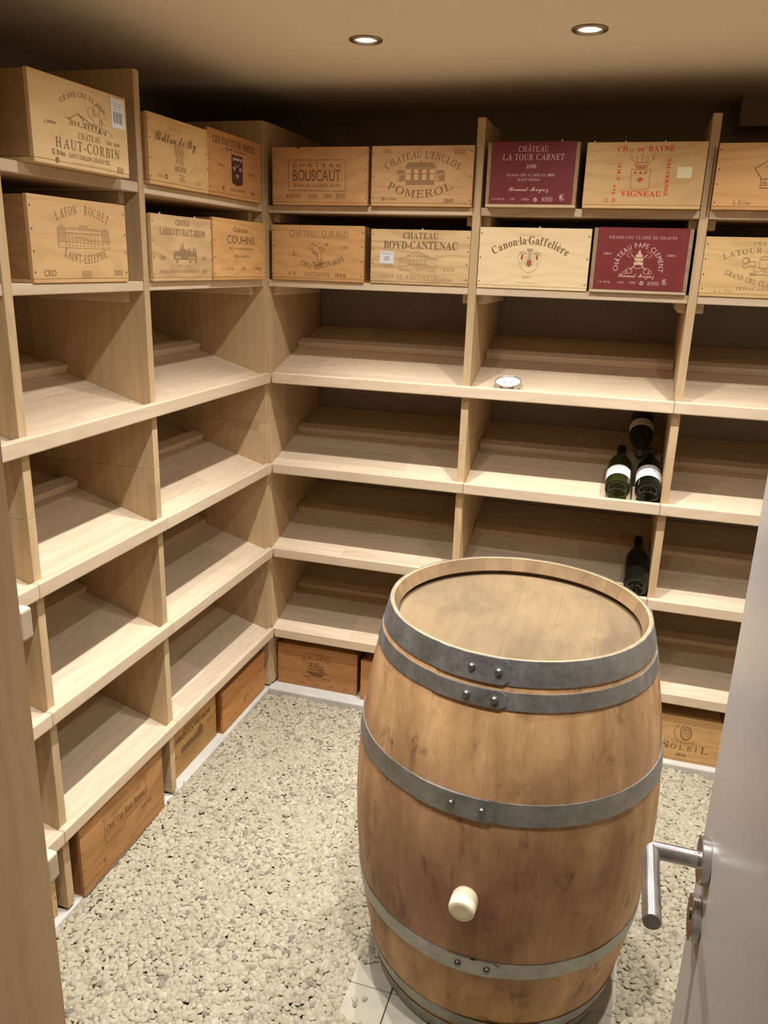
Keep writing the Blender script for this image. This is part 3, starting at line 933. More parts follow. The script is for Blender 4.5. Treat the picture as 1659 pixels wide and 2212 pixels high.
def art_lion_tower(p):
    p.text('CHAT', .455, .88, .05, .135, 'serifb', ink='lettering', spacing=.25)
    p.text('LATOUR-M', .36, .735, .085, .40, 'serifb', arc=.055, spacing=.08, rot=R(8))
    p.text('GRAND CRU CLASSE', .41, .245, .08, .47, 'serifb', arc=-.03, spacing=.06, rot=R(-14)); p.text('PESSAC-LEO', .43, .13, .05, .26, 'serifb')
    p.text('6 x 75cl', .20, .07, .055, .16, 'sans', ink='faint')
    e = 'emblem'
    p.curve([(.32, .64), (.345, .66), (.37, .63), (.36, .60), (.38, .60), (.42, .60), (.43, .55), (.42, .45), (.46, .44)], .0022, e)
    p.ell(.35, .62, .03, .05, .002, e); p.curve([(.345, .56), (.33, .52), (.35, .49), (.36, .52)], .002, e); p.line([(.37, .52), (.43, .53)], .0026, e)
    p.frame(.46, .50, .53, .64, .0022, e); p.ell(.495, .64, .035, .06, .0022, e, 0, 180, 8); p.line([(.40, .39), (.58, .39)], .003, e); p.curve([(.47, .44), (.50, .47), (.53, .44), (.50, .42)], .002, e); p.ell(.42, .395, .03, .02, .002, e, n=10)
def art_farmhouse(p):
    p.text('GRAND CRU CLASSÉ', .515, .845, .058, .45, 'serif', arc=.13, spacing=.14)
    e = 'emblem'
    p.line([(.315, .565), (.35, .58), (.385, .555)], .001, e)
    p.line([(.35, .555), (.455, .645), (.51, .585)], .0018, e); p.line([(.365, .50), (.365, .555)], .0016, e); p.line([(.355, .50), (.50, .50), (.70, .475)], .001, e)
    p.line([(.455, .645), (.535, .60), (.56, .575), (.655, .565)], .0018, e); p.line([(.505, .59), (.50, .50)], .001, e); p.line([(.51, .555), (.57, .55), (.66, .545)], .0016, e)
    for u in (.39, .42, .455): p.fill([(u - .007, .515), (u + .007, .515), (u + .007, .545), (u, .56), (u - .007, .545)], e)
    for u in (.525, .56, .60, .64): p.rect(u - .009, .505, u + .006, .54, e)
    for c in ((.60, .70, .05), (.66, .735, .055), (.72, .70, .05), (.745, .64, .04), (.635, .65, .04)):
        p.ell(c[0], c[1], c[2] * .8, c[2] * 1.3, .0009, e, 20, 260, 12)
    p.line([(.685, .64), (.68, .56), (.695, .49)], .0014, e); p.line([(.70, .65), (.705, .56), (.72, .485)], .0014, e); p.fill([(.66, .485), (.69, .485), (.68, .55)], e); p.fill([(.73, .47), (.75, .47), (.74, .55)], e); p.line([(.72, .49), (.76, .535), (.80, .50), (.82, .47)], .001, e)
    p.text('L.09M4', .17, .455, .035, .105, 'sans', spacing=.12)
    p.text('CHÂTEAU', .56, .36, .07, .235, 'serif', spacing=.18); p.text('CRD 2009', .82, .37, .038, .155, 'sans', spacing=.12)
    p.text('HAUT-CORBIN', .55, .21, .115, .68, 'serif', spacing=.2)
    p.text('12 Btles', .235, .122, .060, .125, 'sans', spacing=.06); p.text('SAINT-ÉMILION GRAND CRU', .555, .115, .055, .44, 'serif', spacing=.08)
    p.text('APPELLATION SAINT EMILION GRAND CRU CONTROLEE', .57, .06, .018, .43, 'serif', ink='faint')
    p.dot(.215, .062, .014); p.stamp(.855, .045, .925, .115)
    p.rect(.82, .60, .975, .965, 'sticker')
    for k in range(22):
        if k % 4 != 3 and k % 7 != 5: p.rect(.845 + k * .0047, .66, .8474 + k * .0047, .80, 'sticker_ink')
    for v in (.895, .865, .83): p.rect(.85, v, .94, v + .008, 'sticker_ink2')
def art_long_chateau(p):
    p.text('LAFON · ROCHET', .52, .825, .105, .53, 'serif', arc=.10, spacing=.17); p.text('SAINT-ESTEPHE', .53, .235, .10, .46, 'serif', arc=-.09, spacing=.15)
    p.text('CRD', .155, .08, .075, .115, 'sans', spacing=.1); p.text('2005', .875, .085, .07, .10, 'sans', spacing=.12); p.stamp(.475, .065, .57, .14)
    e = 'emblem'
    p.frame(.255, .42, .79, .64, .0011, e); p.line([(.255, .49), (.79, .48)], .001, e); p.line([(.255, .60), (.79, .60)], .0014, e)
    for a in (.26, .715):
        p.fill([(a - .01, .65), (a + .08, .65), (a + .035, .69)], e); p.rect(a, .59, a + .075, .635, e)
        for k in range(3): p.frame(a + .01 + k * .022, .50, a + .022 + k * .022, .58, .0009, e)
        p.line([(a, .42), (a, .64)], .0016, e); p.line([(a + .075, .42), (a + .075, .64)], .0016, e)
    p.line([(.36, .66), (.69, .655)], .0014, e); p.rect(.475, .66, .565, .695, e)
    for k in range(9):
        u = .365 + k * .038
        p.frame(u - .008, .505, u + .008, .59, .0009, e); p.rect(u - .006, .44, u + .006, .46, e)
    p.line([(.43, .555), (.57, .52), (.75, .515)], .0014, e)
def art_spires(p):
    p.text('CHATEAU', .50, .86, .085, .24, 'serifb', spacing=.02); p.text('LARRIVET-HAUT-BRION', .505, .70, .105, .76, 'serifb', spacing=.02)
    e = 'emblem'
    p.rect(.33, .335, .72, .40, e); p.rect(.46, .335, .54, .50, e); p.fill([(.33, .40), (.35, .46), (.45, .465), (.46, .40)], e); p.fill([(.54, .40), (.72, .40), (.72, .455), (.54, .46)], e)
    for u, b, t_, w_ in ((.49, .49, .64, .012), (.45, .44, .58, .022), (.565, .46, .535, .014), (.60, .46, .53, .014), (.67, .40, .56, .02), (.705, .38, .545, .018)): p.fill([(u - w_, b), (u + w_, b), (u, t_)], e)
    for u in (.38, .60, .70): p.disc(u, .305, .018, .022, e)
    for k in range(6): p.rect(.57 + k * .022, .345, .578 + k * .022, .385, 'windows')
    for k in range(3): p.rect(.36 + k * .03, .35, .375 + k * .03, .385, 'windows')
    p.text('CRD', .155, .325, .06, .09, 'serifb'); p.text('ROUGE', .86, .335, .05, .09, 'serifb', ink='faint'); p.text('PESSAC-LÉOGNAN', .50, .225, .028, .21, 'serif', ink='faint')
    p.text('6x750mL GRAND VIN DE BORDEAUX', .43, .125, .05, .66, 'serif', ink='faint', spacing=.05); p.text('2015', .855, .125, .05, .07, 'serifb', ink='faint')
def art_plain_name(p):
    p.text('Château', .50, .80, .075, .28, 'sans', spacing=.08); p.text('COUHINS', .505, .605, .13, .52, 'sans', spacing=.13)
    p.text('CRU CLASSÉ DE GRAVES', .51, .51, .03, .46, 'sans', spacing=.16); p.text('PESSAC-LÉOGNAN', .52, .38, .04, .30, 'serif')
    p.text('6 x 750 mL', .25, .17, .045, .22, 'sans', ink='faint'); p.text('2012', .55, .17, .045, .08, 'serifb', ink='faint'); p.text('CRD', .80, .175, .04, .055, 'sans'); p.stamp(.84, .16, .91, .215)
def art_script_name(p):
    p.text('CHÂTEAU', .435, .82, .055, .22, 'serif', ink='faint'); p.text('Rollan de By', .44, .635, .135, .68, 'script', spacing=.0)
    e = 'emblem'
    p.disc(.455, .565, .033, .06, e); p.disc(.515, .55, .03, .06, e); p.ell(.455, .565, .045, .08, .002, e); p.ell(.52, .55, .042, .075, .002, e)
    p.curve([(.42, .49), (.46, .46), (.50, .48), (.55, .45)], .0032, e); p.curve([(.43, .40), (.45, .45), (.48, .40), (.52, .43), (.55, .37)], .0032, e); p.rect(.425, .36, .45, .42, e); p.rect(.49, .355, .55, .39, e); p.rect(.50, .40, .54, .45, e)
    p.text('MÉDOC', .50, .25, .075, .20, 'serif', spacing=.14); p.text('6 Btles', .175, .115, .05, .10, 'sans', ink='faint'); p.dot(.26, .14, .017)
    p.line([(.465, .20), (.57, .195)], .001, 'lettering'); p.line([(.465, .12), (.57, .115)], .001, 'lettering'); p.text('1106', .52, .135, .04, .07, 'sans', ink='faint'); p.text('2003', .80, .10, .05, .10, 'sans', ink='faint2')
def art_tall_shield(p):
    p.text('LES HAUTS DE SMITH', .47, .80, .11, .78, 'serifb', spacing=.02); p.text('GRAND VIN DE GRAVES', .505, .735, .038, .42, 'sans')
    p.fill([(.41, .69), (.615, .69), (.615, .26), (.60, .235), (.53, .215), (.512, .19), (.495, .215), (.425, .235), (.41, .26)], 'shield')
    p.fill([(.43, .65), (.595, .65), (.595, .595), (.57, .595), (.565, .615), (.53, .615), (.525, .60), (.50, .60), (.495, .615), (.46, .615), (.455, .595), (.43, .595)], 'crest')
    p.curve([(.475, .565), (.49, .525), (.512, .515), (.535, .525), (.55, .565)], .003, 'crest')
    fleur(p, .455, .46, .034, 'crest'); fleur(p, .57, .46, .034, 'crest'); fleur(p, .512, .345, .034, 'crest')
    p.text('6 Btles', .215, .47, .04, .10, 'sans', ink='faint'); p.text('R. 2006', .79, .42, .042, .13, 'sans'); p.dot(.25, .14, .015); p.text('PESSAC-LÉOGNAN', .52, .115, .045, .29, 'serif'); p.text('CRD', .81, .10, .045, .075, 'sans')
def art_oblong_frame(p):
    p.curve([(.26, .78), (.28, .82), (.73, .84), (.76, .80), (.77, .60), (.76, .52), (.74, .50), (.50, .49), (.49, .44), (.46, .43), (.30, .42), (.27, .44), (.26, .50)], .0016, 'lettering', close=True)
    p.text('GRAND CRU CLASSÉ', .52, .735, .045, .36, 'serif', ink='faint'); p.text('Chat. Cap Haut Bonnes', .515, .575, .095, .47, 'serifb', spacing=.05, ink='lettering')
    p.text('1990', .76, .37, .06, .13, 'serif', spacing=.3); p.text('12 Bl', .345, .29, .045, .06, 'sans', ink='faint'); p.dot(.235, .22, .012)
def art_grove(p):
    p.text('CHÂTEAU', .475, .835, .085, .33, 'serif'); p.text('CAMBON LA PELOUSE', .475, .715, .10, .82, 'serifb', spacing=.03)
    p.fill([(.27, .42), (.70, .42), (.72, .50), (.70, .62), (.66, .665), (.615, .62), (.59, .53), (.55, .57), (.50, .52), (.47, .58), (.44, .53), (.40, .56), (.35, .53), (.31, .56), (.27, .52)], 'emblem')
    p.line([(.25, .385), (.72, .385)], .0012); p.text('HAUT-MÉDOC', .47, .285, .05, .36, 'serif', ink='faint'); p.text('2005', .14, .42, .05, .11, 'serif', ink='faint'); p.text('2010', .86, .52, .05, .11, 'serif', ink='faint'); p.line([(.30, .24), (.66, .24)], .001)
def art_faint_name(p):
    p.text("L'HERITAGE DE CHASSE", .57, .43, .055, .62, 'serif', ink='faint', spacing=.2); p.text('2006', .52, .33, .045, .12, 'sans', ink='faint'); p.text('6 x 75', .22, .16, .05, .16, 'sans', ink='faint'); p.rect(.46, .235, .53, .29, 'faint')
def art_ship(p):
    p.text('LA RÉSERVE DE', .50, .80, .06, .33, 'serif', spacing=.12); p.text('MALARTIC', .50, .69, .095, .37, 'serif', arc=.065, spacing=.13)
    e = 'emblem'
    p.fill([(.365, .40), (.60, .37), (.575, .33), (.56, .295), (.43, .31), (.39, .355)], e); p.line([(.58, .375), (.635, .395)], .0016, e); p.line([(.36, .47), (.40, .53), (.44, .63)], .001, e); p.line([(.36, .47), (.37, .41)], .001, e)
    for u, t_ in ((.43, .64), (.50, .645), (.56, .59)):
        p.line([(u, .38), (u, t_)], .0014, e)
        for k in range(3):
            v = t_ - .035 - k * .075
            p.curve([(u - .032 - k * .006, v - .02), (u, v + .012), (u + .03 + k * .006, v - .015)], .0022, e)
            p.line([(u - .028 - k * .006, v - .05), (u + .028 + k * .006, v - .05)], .001, e)
    p.line([(.58, .38), (.57, .50), (.595, .47)], .001, e)
    p.text('GRAND VIN DE GRAVES', .50, .245, .045, .36, 'serifb', ink='lettering'); p.text('PESSAC-LÉOGNAN', .50, .19, .03, .25, 'serif', ink='faint')
    p.text('6 Btles', .135, .105, .03, .07, 'sans', ink='faint'); p.stamp(.27, .075, .36, .125, 'faint'); p.text('ROUGE', .50, .095, .032, .095, 'serif', ink='faint'); p.text('CRD', .685, .09, .035, .06, 'sans', ink='faint'); p.text('2011', .865, .09, .035, .06, 'serifb', ink='faint')
def art_letter(p):
    p.text('L', .145, .53, .25, .06, 'serif'); p.dot(.14, .14, .013)
def art_spiral(p):
    pts = []
    for i in range(46):
        a = R(120 + i * 22); r = 0.016 + 0.118 * (1 - i / 45.0) ** 1.15
        pts.append((.53 + r * math.cos(a) * .62 * .19 / .30 * 1.5, .68 + r * math.sin(a) * 1.45))
    for k in range(len(pts) - 1):
        p.line(pts[k:k + 2], .0008 + .0034 * abs(math.sin(k * .12 + .5)) * (1 - k / 60), 'emblem')
    p.ell(.53, .665, .155, .225, .0014, 'emblem', 130, 320, 20)
    p.text('CHÂTEAU', .53, .42, .065, .34, 'serif', ink='faint', spacing=.3)
    p.text('S', .28, .27, .145, .10, 'serif'); p.text('OLEI', .525, .275, .10, .34, 'serif', spacing=.35); p.text('L', .78, .265, .155, .09, 'serif'); p.text('2012', .50, .12, .06, .13, 'serif', spacing=.1)
def art_none(p):
    pass

M_PEG = plain('bare_splinter', (.78, .66, .46), .7)
CW = {}
def crate_wood(base, k=0.70, stain=None):
    key = (base, k)
    if key not in CW:
        n = len(CW)
        d = (base[0] * k, base[1] * k * .92, base[2] * k * .82)
        ct = 1.2 if k < 0.66 else 0.95
        sb = (base[0] * .60, base[1] * .50, base[2] * .44)  # older, redder side boards; shade from the gaps is put into their colour
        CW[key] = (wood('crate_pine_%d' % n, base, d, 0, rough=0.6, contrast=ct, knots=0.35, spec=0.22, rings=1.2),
                   wood('crate_pine_shaded_side_%d' % n, sb, mul(sb, .62), 1, rough=0.6, contrast=1.0, knots=0.35, spec=0.22, rings=1.0))
    return CW[key]
M_BURG = [plain('burgundy_paint_a', (0.155, 0.018, 0.016), 0.6, noise_scale=30, amt=.12), plain('burgundy_paint_b', (0.185, 0.022, 0.02), 0.6, noise_scale=30, amt=.12)]

def crate(label, wall, front, u0, u1, z, H, base, art, inks, depth=0.36, framed=None, nails=4, grain=0.72, side_bare=False, lid=True, notch=False, pegs=()):
    W = u1 - u0
    if wall == 'B': loc, rz = (u0, front, z + 0.0004), 0.0
    else: loc, rz = (front, u0, z + 0.0004), R(90)
    root = empty('wine_crate', loc, rz)
    tag(root, label, 'wine crate', 'wooden wine crates')
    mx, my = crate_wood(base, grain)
    t, bz = 0.0105, 0.0095
    s0 = 0.013 if framed is not None else 0.0
    fm = framed if framed is not None else mx
    if notch:
        a, b = W * .255, W * .295
        m = MB()
        pr_ = [(s0, bz), (W - s0, bz), (W - s0, H), (b, H), (b - .002, H - .006), (a + .004, H - .0045), (a, H), (s0, H)]
        n = len(pr_)
        m.add([(x, 0, zz) for x, zz in pr_] + [(x, t, zz) for x, zz in pr_], [tuple(range(n)), tuple(range(2 * n - 1, n - 1, -1))] + [(i + n, (i + 1) % n + n, (i + 1) % n, i) for i in range(n)])
        fp = m.build('front_panel', fm, root)
    else:
        fp = MB().box(s0, W - s0, 0, t, bz, H).build('front_panel', fm, root, bevel=0.0008)
    y1 = 0 if framed is not None else t + 0.0003
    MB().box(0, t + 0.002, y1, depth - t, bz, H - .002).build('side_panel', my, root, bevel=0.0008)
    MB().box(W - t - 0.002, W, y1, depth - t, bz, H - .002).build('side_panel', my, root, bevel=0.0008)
    MB().box(0, W, depth - t + .0003, depth, bz, H - .002).build('back_panel', mx, root)
    MB().box(0.0005, W - 0.0005, 0.0006, depth, 0, bz - 0.0006).build('base_board', mx, root, bevel=0.0008)
    if lid:
        MB().box(t + .003, W - t - .003, t + .001, depth - t - .001, H - .013, H - .005).build('lid', mx, root)
    for u in pegs:
        MB().box(W * u - .002, W * u + .002, .001, .005, H - .001, H + .0045).build('splinter', M_PEG, fp, bevel=.0008)
    if nails and framed is None:
        nb = MB()
        for k in range(nails):
            zz = H * (0.11 + 0.78 * k / (nails - 1))
            for xx in (0.0075, W - 0.0075):
                jx, jz = rnd.uniform(-.0012, .0012), rnd.uniform(-.004, .004)
                nb.add([(xx + jx + 0.0021 * math.cos(a * math.pi / 4), -0.0006, zz + jz + 0.0024 * math.sin(a * math.pi / 4)) for a in range(8)], [tuple(range(8))])
        nb.build('nails', M_NAIL, fp)['kind'] = 'stuff'
    p = Print(W, H)
    art(p)
    low = {'sticker': -0.0005, 'sticker_ink': -0.0009, 'sticker_ink2': -0.0009, 'windows': -0.0009, 'crest': -0.0009}
    for nm, m in p.L.items():
        if m.v:
            part = {'faint': 'lettering', 'faint2': 'lettering', 'windows': 'emblem', 'sticker_ink': 'barcode', 'sticker_ink2': 'lettering'}.get(nm, nm)
            pt = m.build(part, inks.get(nm) or DEF_INK[nm], fp, (0, low.get(nm, -0.0006), 0))
            if part != 'sticker': pt['kind'] = 'stuff'       # printed strokes, too small to pick apart
    return root

def mixc(a, b, f): return tuple(x * (1 - f) + y * f for x, y in zip(a, b))
_fm = {}
def faint(base, f=0.45):
    key = (base, f)
    if key not in _fm: _fm[key] = plain('faint_print_%d' % len(_fm), mixc((0.12, 0.055, 0.02), base, f), 0.8)
    return _fm[key]
DEF_INK = {'lettering': M_INK, 'emblem': M_INK, 'faint': M_INK2, 'faint2': M_INK2, 'windows': M_INK2, 'smudge': M_INK2, 'sticker': M_PAPER, 'sticker_ink': M_BAR,
           'sticker_ink2': M_PAPER, 'shield': M_INK3, 'crest': M_ROSE}
M_GREYTXT = plain('sticker_grey', (0.48, 0.46, 0.46), 0.8)

def inkset(base, lf=0.0, ef=0.25, ff=0.40, **kw):
    d = {'lettering': faint(base, lf), 'emblem': faint(base, ef), 'faint': faint(base, ff), 'faint2': faint(base, 0.75), 'windows': faint(base, 0.9), 'smudge': faint(base, 0.2), 'sticker_ink2': M_GREYTXT}
    d.update(kw)
    return d

c_ = (0.672, 0.367, 0.160); crate('reddish wooden crate with a framed name in thin capitals, top shelf beside the corner post', 'B', 0.0, .014, .370, ZF, .188, c_, art_framed_name, inkset(c_, 0.05), notch=True)
c_ = (0.694, 0.412, 0.188); crate('wooden crate printed with a manor house between two arched names', 'B', .005, .381, .734, ZF, .190, c_, art_manor, inkset(c_, .1, .32), nails=3)
crate('dark burgundy painted crate on the top shelf, with pale lettering and a year 2015', 'B', -.01, .782, 1.075, ZF, .197, (.66, .48, .29), art_burgundy_a, {'lettering': M_ROSE, 'emblem': M_ROSE}, framed=M_BURG[0], pegs=(.80,))
c_ = (0.739, 0.480, 0.220); crate('wide wooden crate with bright red lettering around a crowned shield', 'B', -.012, 1.096, 1.4525, ZF, .192, c_, art_red_crest, {'lettering': M_RED, 'sticker': plain('old_paper', (.74, .62, .38), .8), 'emblem': plain('red_brown_print', (.42, .07, .03), .8)}, nails=0, pegs=(.06, .32, .65))
c_ = (0.672, 0.377, 0.152); crate('orange wooden crate with an arrow-shaped frame, top shelf at the picture edge', 'B', -.005, 1.4845, 1.845, ZF, .188, c_, art_arrow, inkset(c_, .12, .2, .5))
c_ = (0.717, 0.412, 0.172); crate('orange wooden crate with a leaping dolphin and the year 1998', 'B', .015, .002, .357, ZE, .191, c_, art_dolphin, inkset(c_, .18, .1, .45))
c_ = (0.829, 0.573, 0.296); crate('striped pale wooden crate with a gabled house and a small white sticker', 'B', .02, .381, .7355, ZE, .183, c_, art_pediment, inkset(c_, .12, .45, .42, sticker_ink=M_GREYTXT), grain=0.60, pegs=(.52,))
c_ = (0.900, 0.706, 0.416); crate('very pale wooden crate with an arched blackletter name over a coat of arms', 'B', .02, .7665, 1.135, ZE, .196, c_, art_arms, inkset(c_, .1, .38, .5, crest=plain('crest_red', (.35, .10, .07), .8)), nails=3, grain=0.84, pegs=(.54,))
crate('burgundy painted crate with crossed keys inside a ring of pale letters', 'B', .012, 1.1425, 1.447, ZE, .202, (.70, .55, .36), art_burgundy_b, {'lettering': M_ROSE, 'emblem': plain('pale_gold_print', (.66, .42, .27), .8)}, framed=M_BURG[1])
c_ = (0.784, 0.524, 0.240); crate('wooden crate with a lion and tower emblem, second shelf at the picture edge', 'B', .02, 1.4845, 1.845, ZE, .180, c_, art_lion_tower, inkset(c_, .35, .45, .6))
c_ = (0.762, 0.544, 0.276); crate('greenish pale wooden crate with a farmhouse drawing and barcode sticker, jutting over its shelf', 'L', .012, -1.231, -.876, ZF, .185, c_, art_farmhouse, inkset(c_, .1, .15, .4), nails=0, grain=0.82)
c_ = (0.739, 0.465, 0.200); crate('yellowish wooden crate with a name in flowing script', 'L', -.005, -.7545, -.428, ZF, .180, c_, art_script_name, inkset(c_, .08, .45, .5))
c_ = (0.627, 0.309, 0.120); crate('reddish wooden crate with a tall dark shield and three lilies', 'L', -.005, -.4265, -.052, ZF, .191, c_, art_tall_shield, inkset(c_, .05, .1, .4, crest=plain('shield_pale', (.42, .27, .2), .8)))
c_ = (0.762, 0.490, 0.232); crate('wooden crate printed with a long palace front between two arched names', 'L', -.02, -1.229, -.859, ZE, .193, c_, art_long_chateau, inkset(c_, .25, .5, .5))
c_ = (0.818, 0.554, 0.284); crate('pale striped wooden crate with pointed spires under a bold name', 'L', -.01, -.7545, -.414, ZE, .182, c_, art_spires, inkset(c_, .22, .25, .45), grain=0.64, pegs=(.15, .72))
c_ = (0.728, 0.421, 0.168); crate('orange wooden crate with plain capitals and no picture, second shelf by the corner post', 'L', -.005, -.4125, -.026, ZE, .192, c_, art_plain_name, inkset(c_, .1, .1, .5))
c_ = (0.582, 0.299, 0.112); crate('large brown wooden crate with a lobed frame, under the side rack', 'L', -.013, -1.267, -.847, PZ, .226, c_, art_oblong_frame, inkset(c_, .2, .2, .45), depth=.34, grain=.62)
c_ = (0.627, 0.363, 0.136); crate('wooden crate printed with a dark grove of trees, under the side rack', 'L', -.057, -.7545, -.407, PZ, .182, c_, art_grove, inkset(c_, .1, .25, .4), depth=.34)
c_ = (0.605, 0.284, 0.092); crate('red-brown wooden crate with faint small letters, under the corner of the side rack', 'L', -.036, -.392, -.016, PZ, .178, c_, art_faint_name, inkset(c_, .2, .2, .45), depth=.34)
c_ = (0.627, 0.309, 0.124); crate('reddish wooden crate with a sailing ship, under the corner of the far rack', 'B', .055, -.007, .354, PZ, .191, c_, art_ship, inkset(c_, .05, .15, .4), depth=.34)
c_ = (0.627, 0.294, 0.112); crate('wooden crate half hidden behind the barrel, beside the ship crate', 'B', .033, .377, .73, PZ, .184, c_, art_letter, inkset(c_, .1), depth=.34)
c_ = (0.638, 0.382, 0.156); crate('wooden crate with a spiral emblem, under the far rack beside the door', 'B', .02, 1.512, 1.79, PZ, .182, c_, art_spiral, inkset(c_, .08, .12, .35), depth=.34)
c_ = (0.717, 0.470, 0.216); crate('light wooden crate showing only a corner, under the side rack beside the end panel', 'L', -.041, -1.74, -1.345, PZ, .182, c_, art_none, inkset(c_), depth=.34)

# ------------------------------------------------------------------ barrel
BX, BY, BZ0, BZ1 = 1.113, -1.036, -0.235, 0.785
BC, BH = (BZ0 + BZ1) / 2, (BZ1 - BZ0) / 2
RT, RB = 0.3035, 0.3735
def brad(z):
    q = abs((z - BC) / BH)
    return RT + (RB - RT) * (1 - q ** 2.0)
barrel = empty('barrel', (BX, BY, BZ0))
tag(barrel, 'oak wine barrel with grey metal hoops standing on stone pavers', 'barrel')
NS = 28
TH = 0.027
zs = sorted([BZ0 + (BZ1 - BZ0) * k / 22 for k in range(1, 22)] + [BZ0, BZ0 + 0.012, BZ1 - 0.062, BZ1 - 0.061, BZ1 - 0.033, BZ1 - 0.032, BZ1 - 0.012, BZ1])
angs = [0.0]
ws = [rnd.uniform(0.75, 1.25) for _ in range(NS)]
tot = sum(ws)
for w_ in ws: angs.append(angs[-1] + 2 * math.pi * w_ / tot)
HEADZ = BZ1 - 0.044
for k in range(NS):
    a0, a1 = angs[k] + 0.00025, angs[k + 1] - 0.00025
    m = MB()
    nseg = 5
    vs_, fs_ = [], []
    nz = len(zs)
    for zi, z in enumerate(zs):
        r = brad(z)
        top_d = BZ1 - z
        cham = 0.0195 * max(0.0, 1 - top_d / 0.032, 1 - (z - BZ0) / 0.036)
        if 0.0325 < top_d < 0.0615: cham = 0.012
        for i in range(nseg + 1):
            a = a0 + (a1 - a0) * i / nseg
            vs_.append((r * math.cos(a), r * math.sin(a), z - BZ0))
        for i in range(nseg + 1):
            a = a0 + (a1 - a0) * i / nseg
            ri = r - TH + cham
            vs_.append((ri * math.cos(a), ri * math.sin(a), z - BZ0))
    st = 2 * (nseg + 1)
    for zi in range(nz - 1):
        b, c = zi * st, (zi + 1) * st
        for i in range(nseg):
            fs_.append((b + i, b + i + 1, c + i + 1, c + i))
            fs_.append((b + nseg + 1 + i + 1, b + nseg + 1 + i, c + nseg + 1 + i, c + nseg + 1 + i + 1))
        fs_.append((b, c, c + nseg + 1, b + nseg + 1))
        fs_.append((b + nseg, b + 2 * nseg + 1, c + 2 * nseg + 1, c + nseg))
    for b, flip in ((0, True), ((nz - 1) * st, False)):
        for i in range(nseg):
            q = (b + i, b + i + 1, b + nseg + 2 + i, b + nseg + 1 + i)
            fs_.append(q[::-1] if flip else q)
    m.add(vs_, fs_)
    o = m.build('stave', M_STAVE, barrel)
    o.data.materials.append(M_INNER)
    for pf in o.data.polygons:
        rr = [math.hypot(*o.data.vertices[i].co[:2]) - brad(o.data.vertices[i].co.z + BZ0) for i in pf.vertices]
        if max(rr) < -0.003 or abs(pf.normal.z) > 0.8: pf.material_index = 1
    smooth_by_angle(o, 0.5)
# head boards, running away from the doorway
def head(z, flip):
    r = brad(z) - (0.0165 if not flip else TH + 0.0015)
    cuts = [-r, -r * .70, -r * .36, -r * .04, r * .30, r * .62, r]
    for k in range(6):
        x0, x1 = cuts[k] + 0.00012, cuts[k + 1] - 0.00012
        n = 10
        poly = []
        for i in range(n + 1):
            x = x0 + (x1 - x0) * i / n
            poly.append((x, -math.sqrt(max(r * r - x * x, 0))))
        for i in range(n, -1, -1):
            x = x0 + (x1 - x0) * i / n
            poly.append((x, math.sqrt(max(r * r - x * x, 0))))
        # drop doubled points at the rim
        q = []
        for p_ in poly:
            if not q or math.hypot(p_[0] - q[-1][0], p_[1] - q[-1][1]) > 1e-5: q.append(p_)
        if math.hypot(q[0][0] - q[-1][0], q[0][1] - q[-1][1]) < 1e-5: q.pop()
        n = len(q)
        zt_, zb_ = (0.0, -0.02)
        m = MB().add([(x, y, zt_) for x, y in q] + [(x, y, zb_) for x, y in q], [tuple(range(n)), tuple(range(2 * n - 1, n - 1, -1))] + [(i + n, (i + 1) % n + n, (i + 1) % n, i) for i in range(n)])
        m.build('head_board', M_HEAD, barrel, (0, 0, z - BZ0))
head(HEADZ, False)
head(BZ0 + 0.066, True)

def hoop(z0, z1, lap=True, rot=0.0, a_end=-85.0):
    m = MB()
    n, ht = 120, 0.0024
    def ring(z, off): return [((brad(z) + off) * math.cos(2 * math.pi * i / n), (brad(z) + off) * math.sin(2 * math.pi * i / n), z - BZ0) for i in range(n)]
    zz = [z0, z0 + (z1 - z0) * .5, z1]
    prof = [(z, 0.0003) for z in zz] + [(z, ht) for z in reversed(zz)]
    vs_ = []
    for z, off in prof: vs_ += ring(z, off)
    fs_ = []
    L = len(prof)
    for k in range(L):
        k2 = (k + 1) % L
        for i in range(n):
            j = (i + 1) % n
            fs_.append((k2 * n + i, k2 * n + j, k * n + j, k * n + i))
    m.add(vs_, fs_)
    if lap:
        # the overlapping end of the band, with rounded corners
        a0, a1 = R(a_end - 30), R(a_end)
        nn = 24
        vs_, fs_ = [], []
        for i in range(nn + 1):
            a = a0 + (a1 - a0) * i / nn
            near = max(0.0, 1 - (nn - i) / 1.6)
            ins = (z1 - z0) * 0.22 * near
            lift = 0.0023 if i > 2 else 0.0023 * i / 3
            for z in (z0 + ins, (z0 + z1) / 2, z1 - ins):
                for off in (ht, ht + lift):
                    vs_.append(((brad(z) + off) * math.cos(a), (brad(z) + off) * math.sin(a), z - BZ0))
        for i in range(nn):
            b, c = i * 6, (i + 1) * 6
            fs_ += [(b + 1, c + 1, c + 3, b + 3), (b + 3, c + 3, c + 5, b + 5), (b, b + 1, c + 1, c)[::-1], (b + 4, b + 5, c + 5, c + 4)]
        b = nn * 6
        fs_ += [(b, b + 2, b + 3, b + 1), (b + 2, b + 4, b + 5, b + 3)]
        m.add(vs_, fs_)
    h = m.build('hoop', M_HOOP, barrel)
    smooth_by_angle(h, 0.7)
    zc = (z0 + z1) / 2
    for a in (a_end - 4.2, a_end - 14.5):
        rv = MB().lathe([(0.0082, 0.0), (0.0078, 0.003), (0.0055, 0.0062), (0.002, 0.0078)], 14)
        rr = brad(zc) + (0.0046 if lap else 0.0024)
        o = rv.build('rivet', M_RIVET, h, (rr * math.cos(R(a)), rr * math.sin(R(a)), zc - BZ0), smooth=True, rot=(0, R(90), R(a)))
    return h
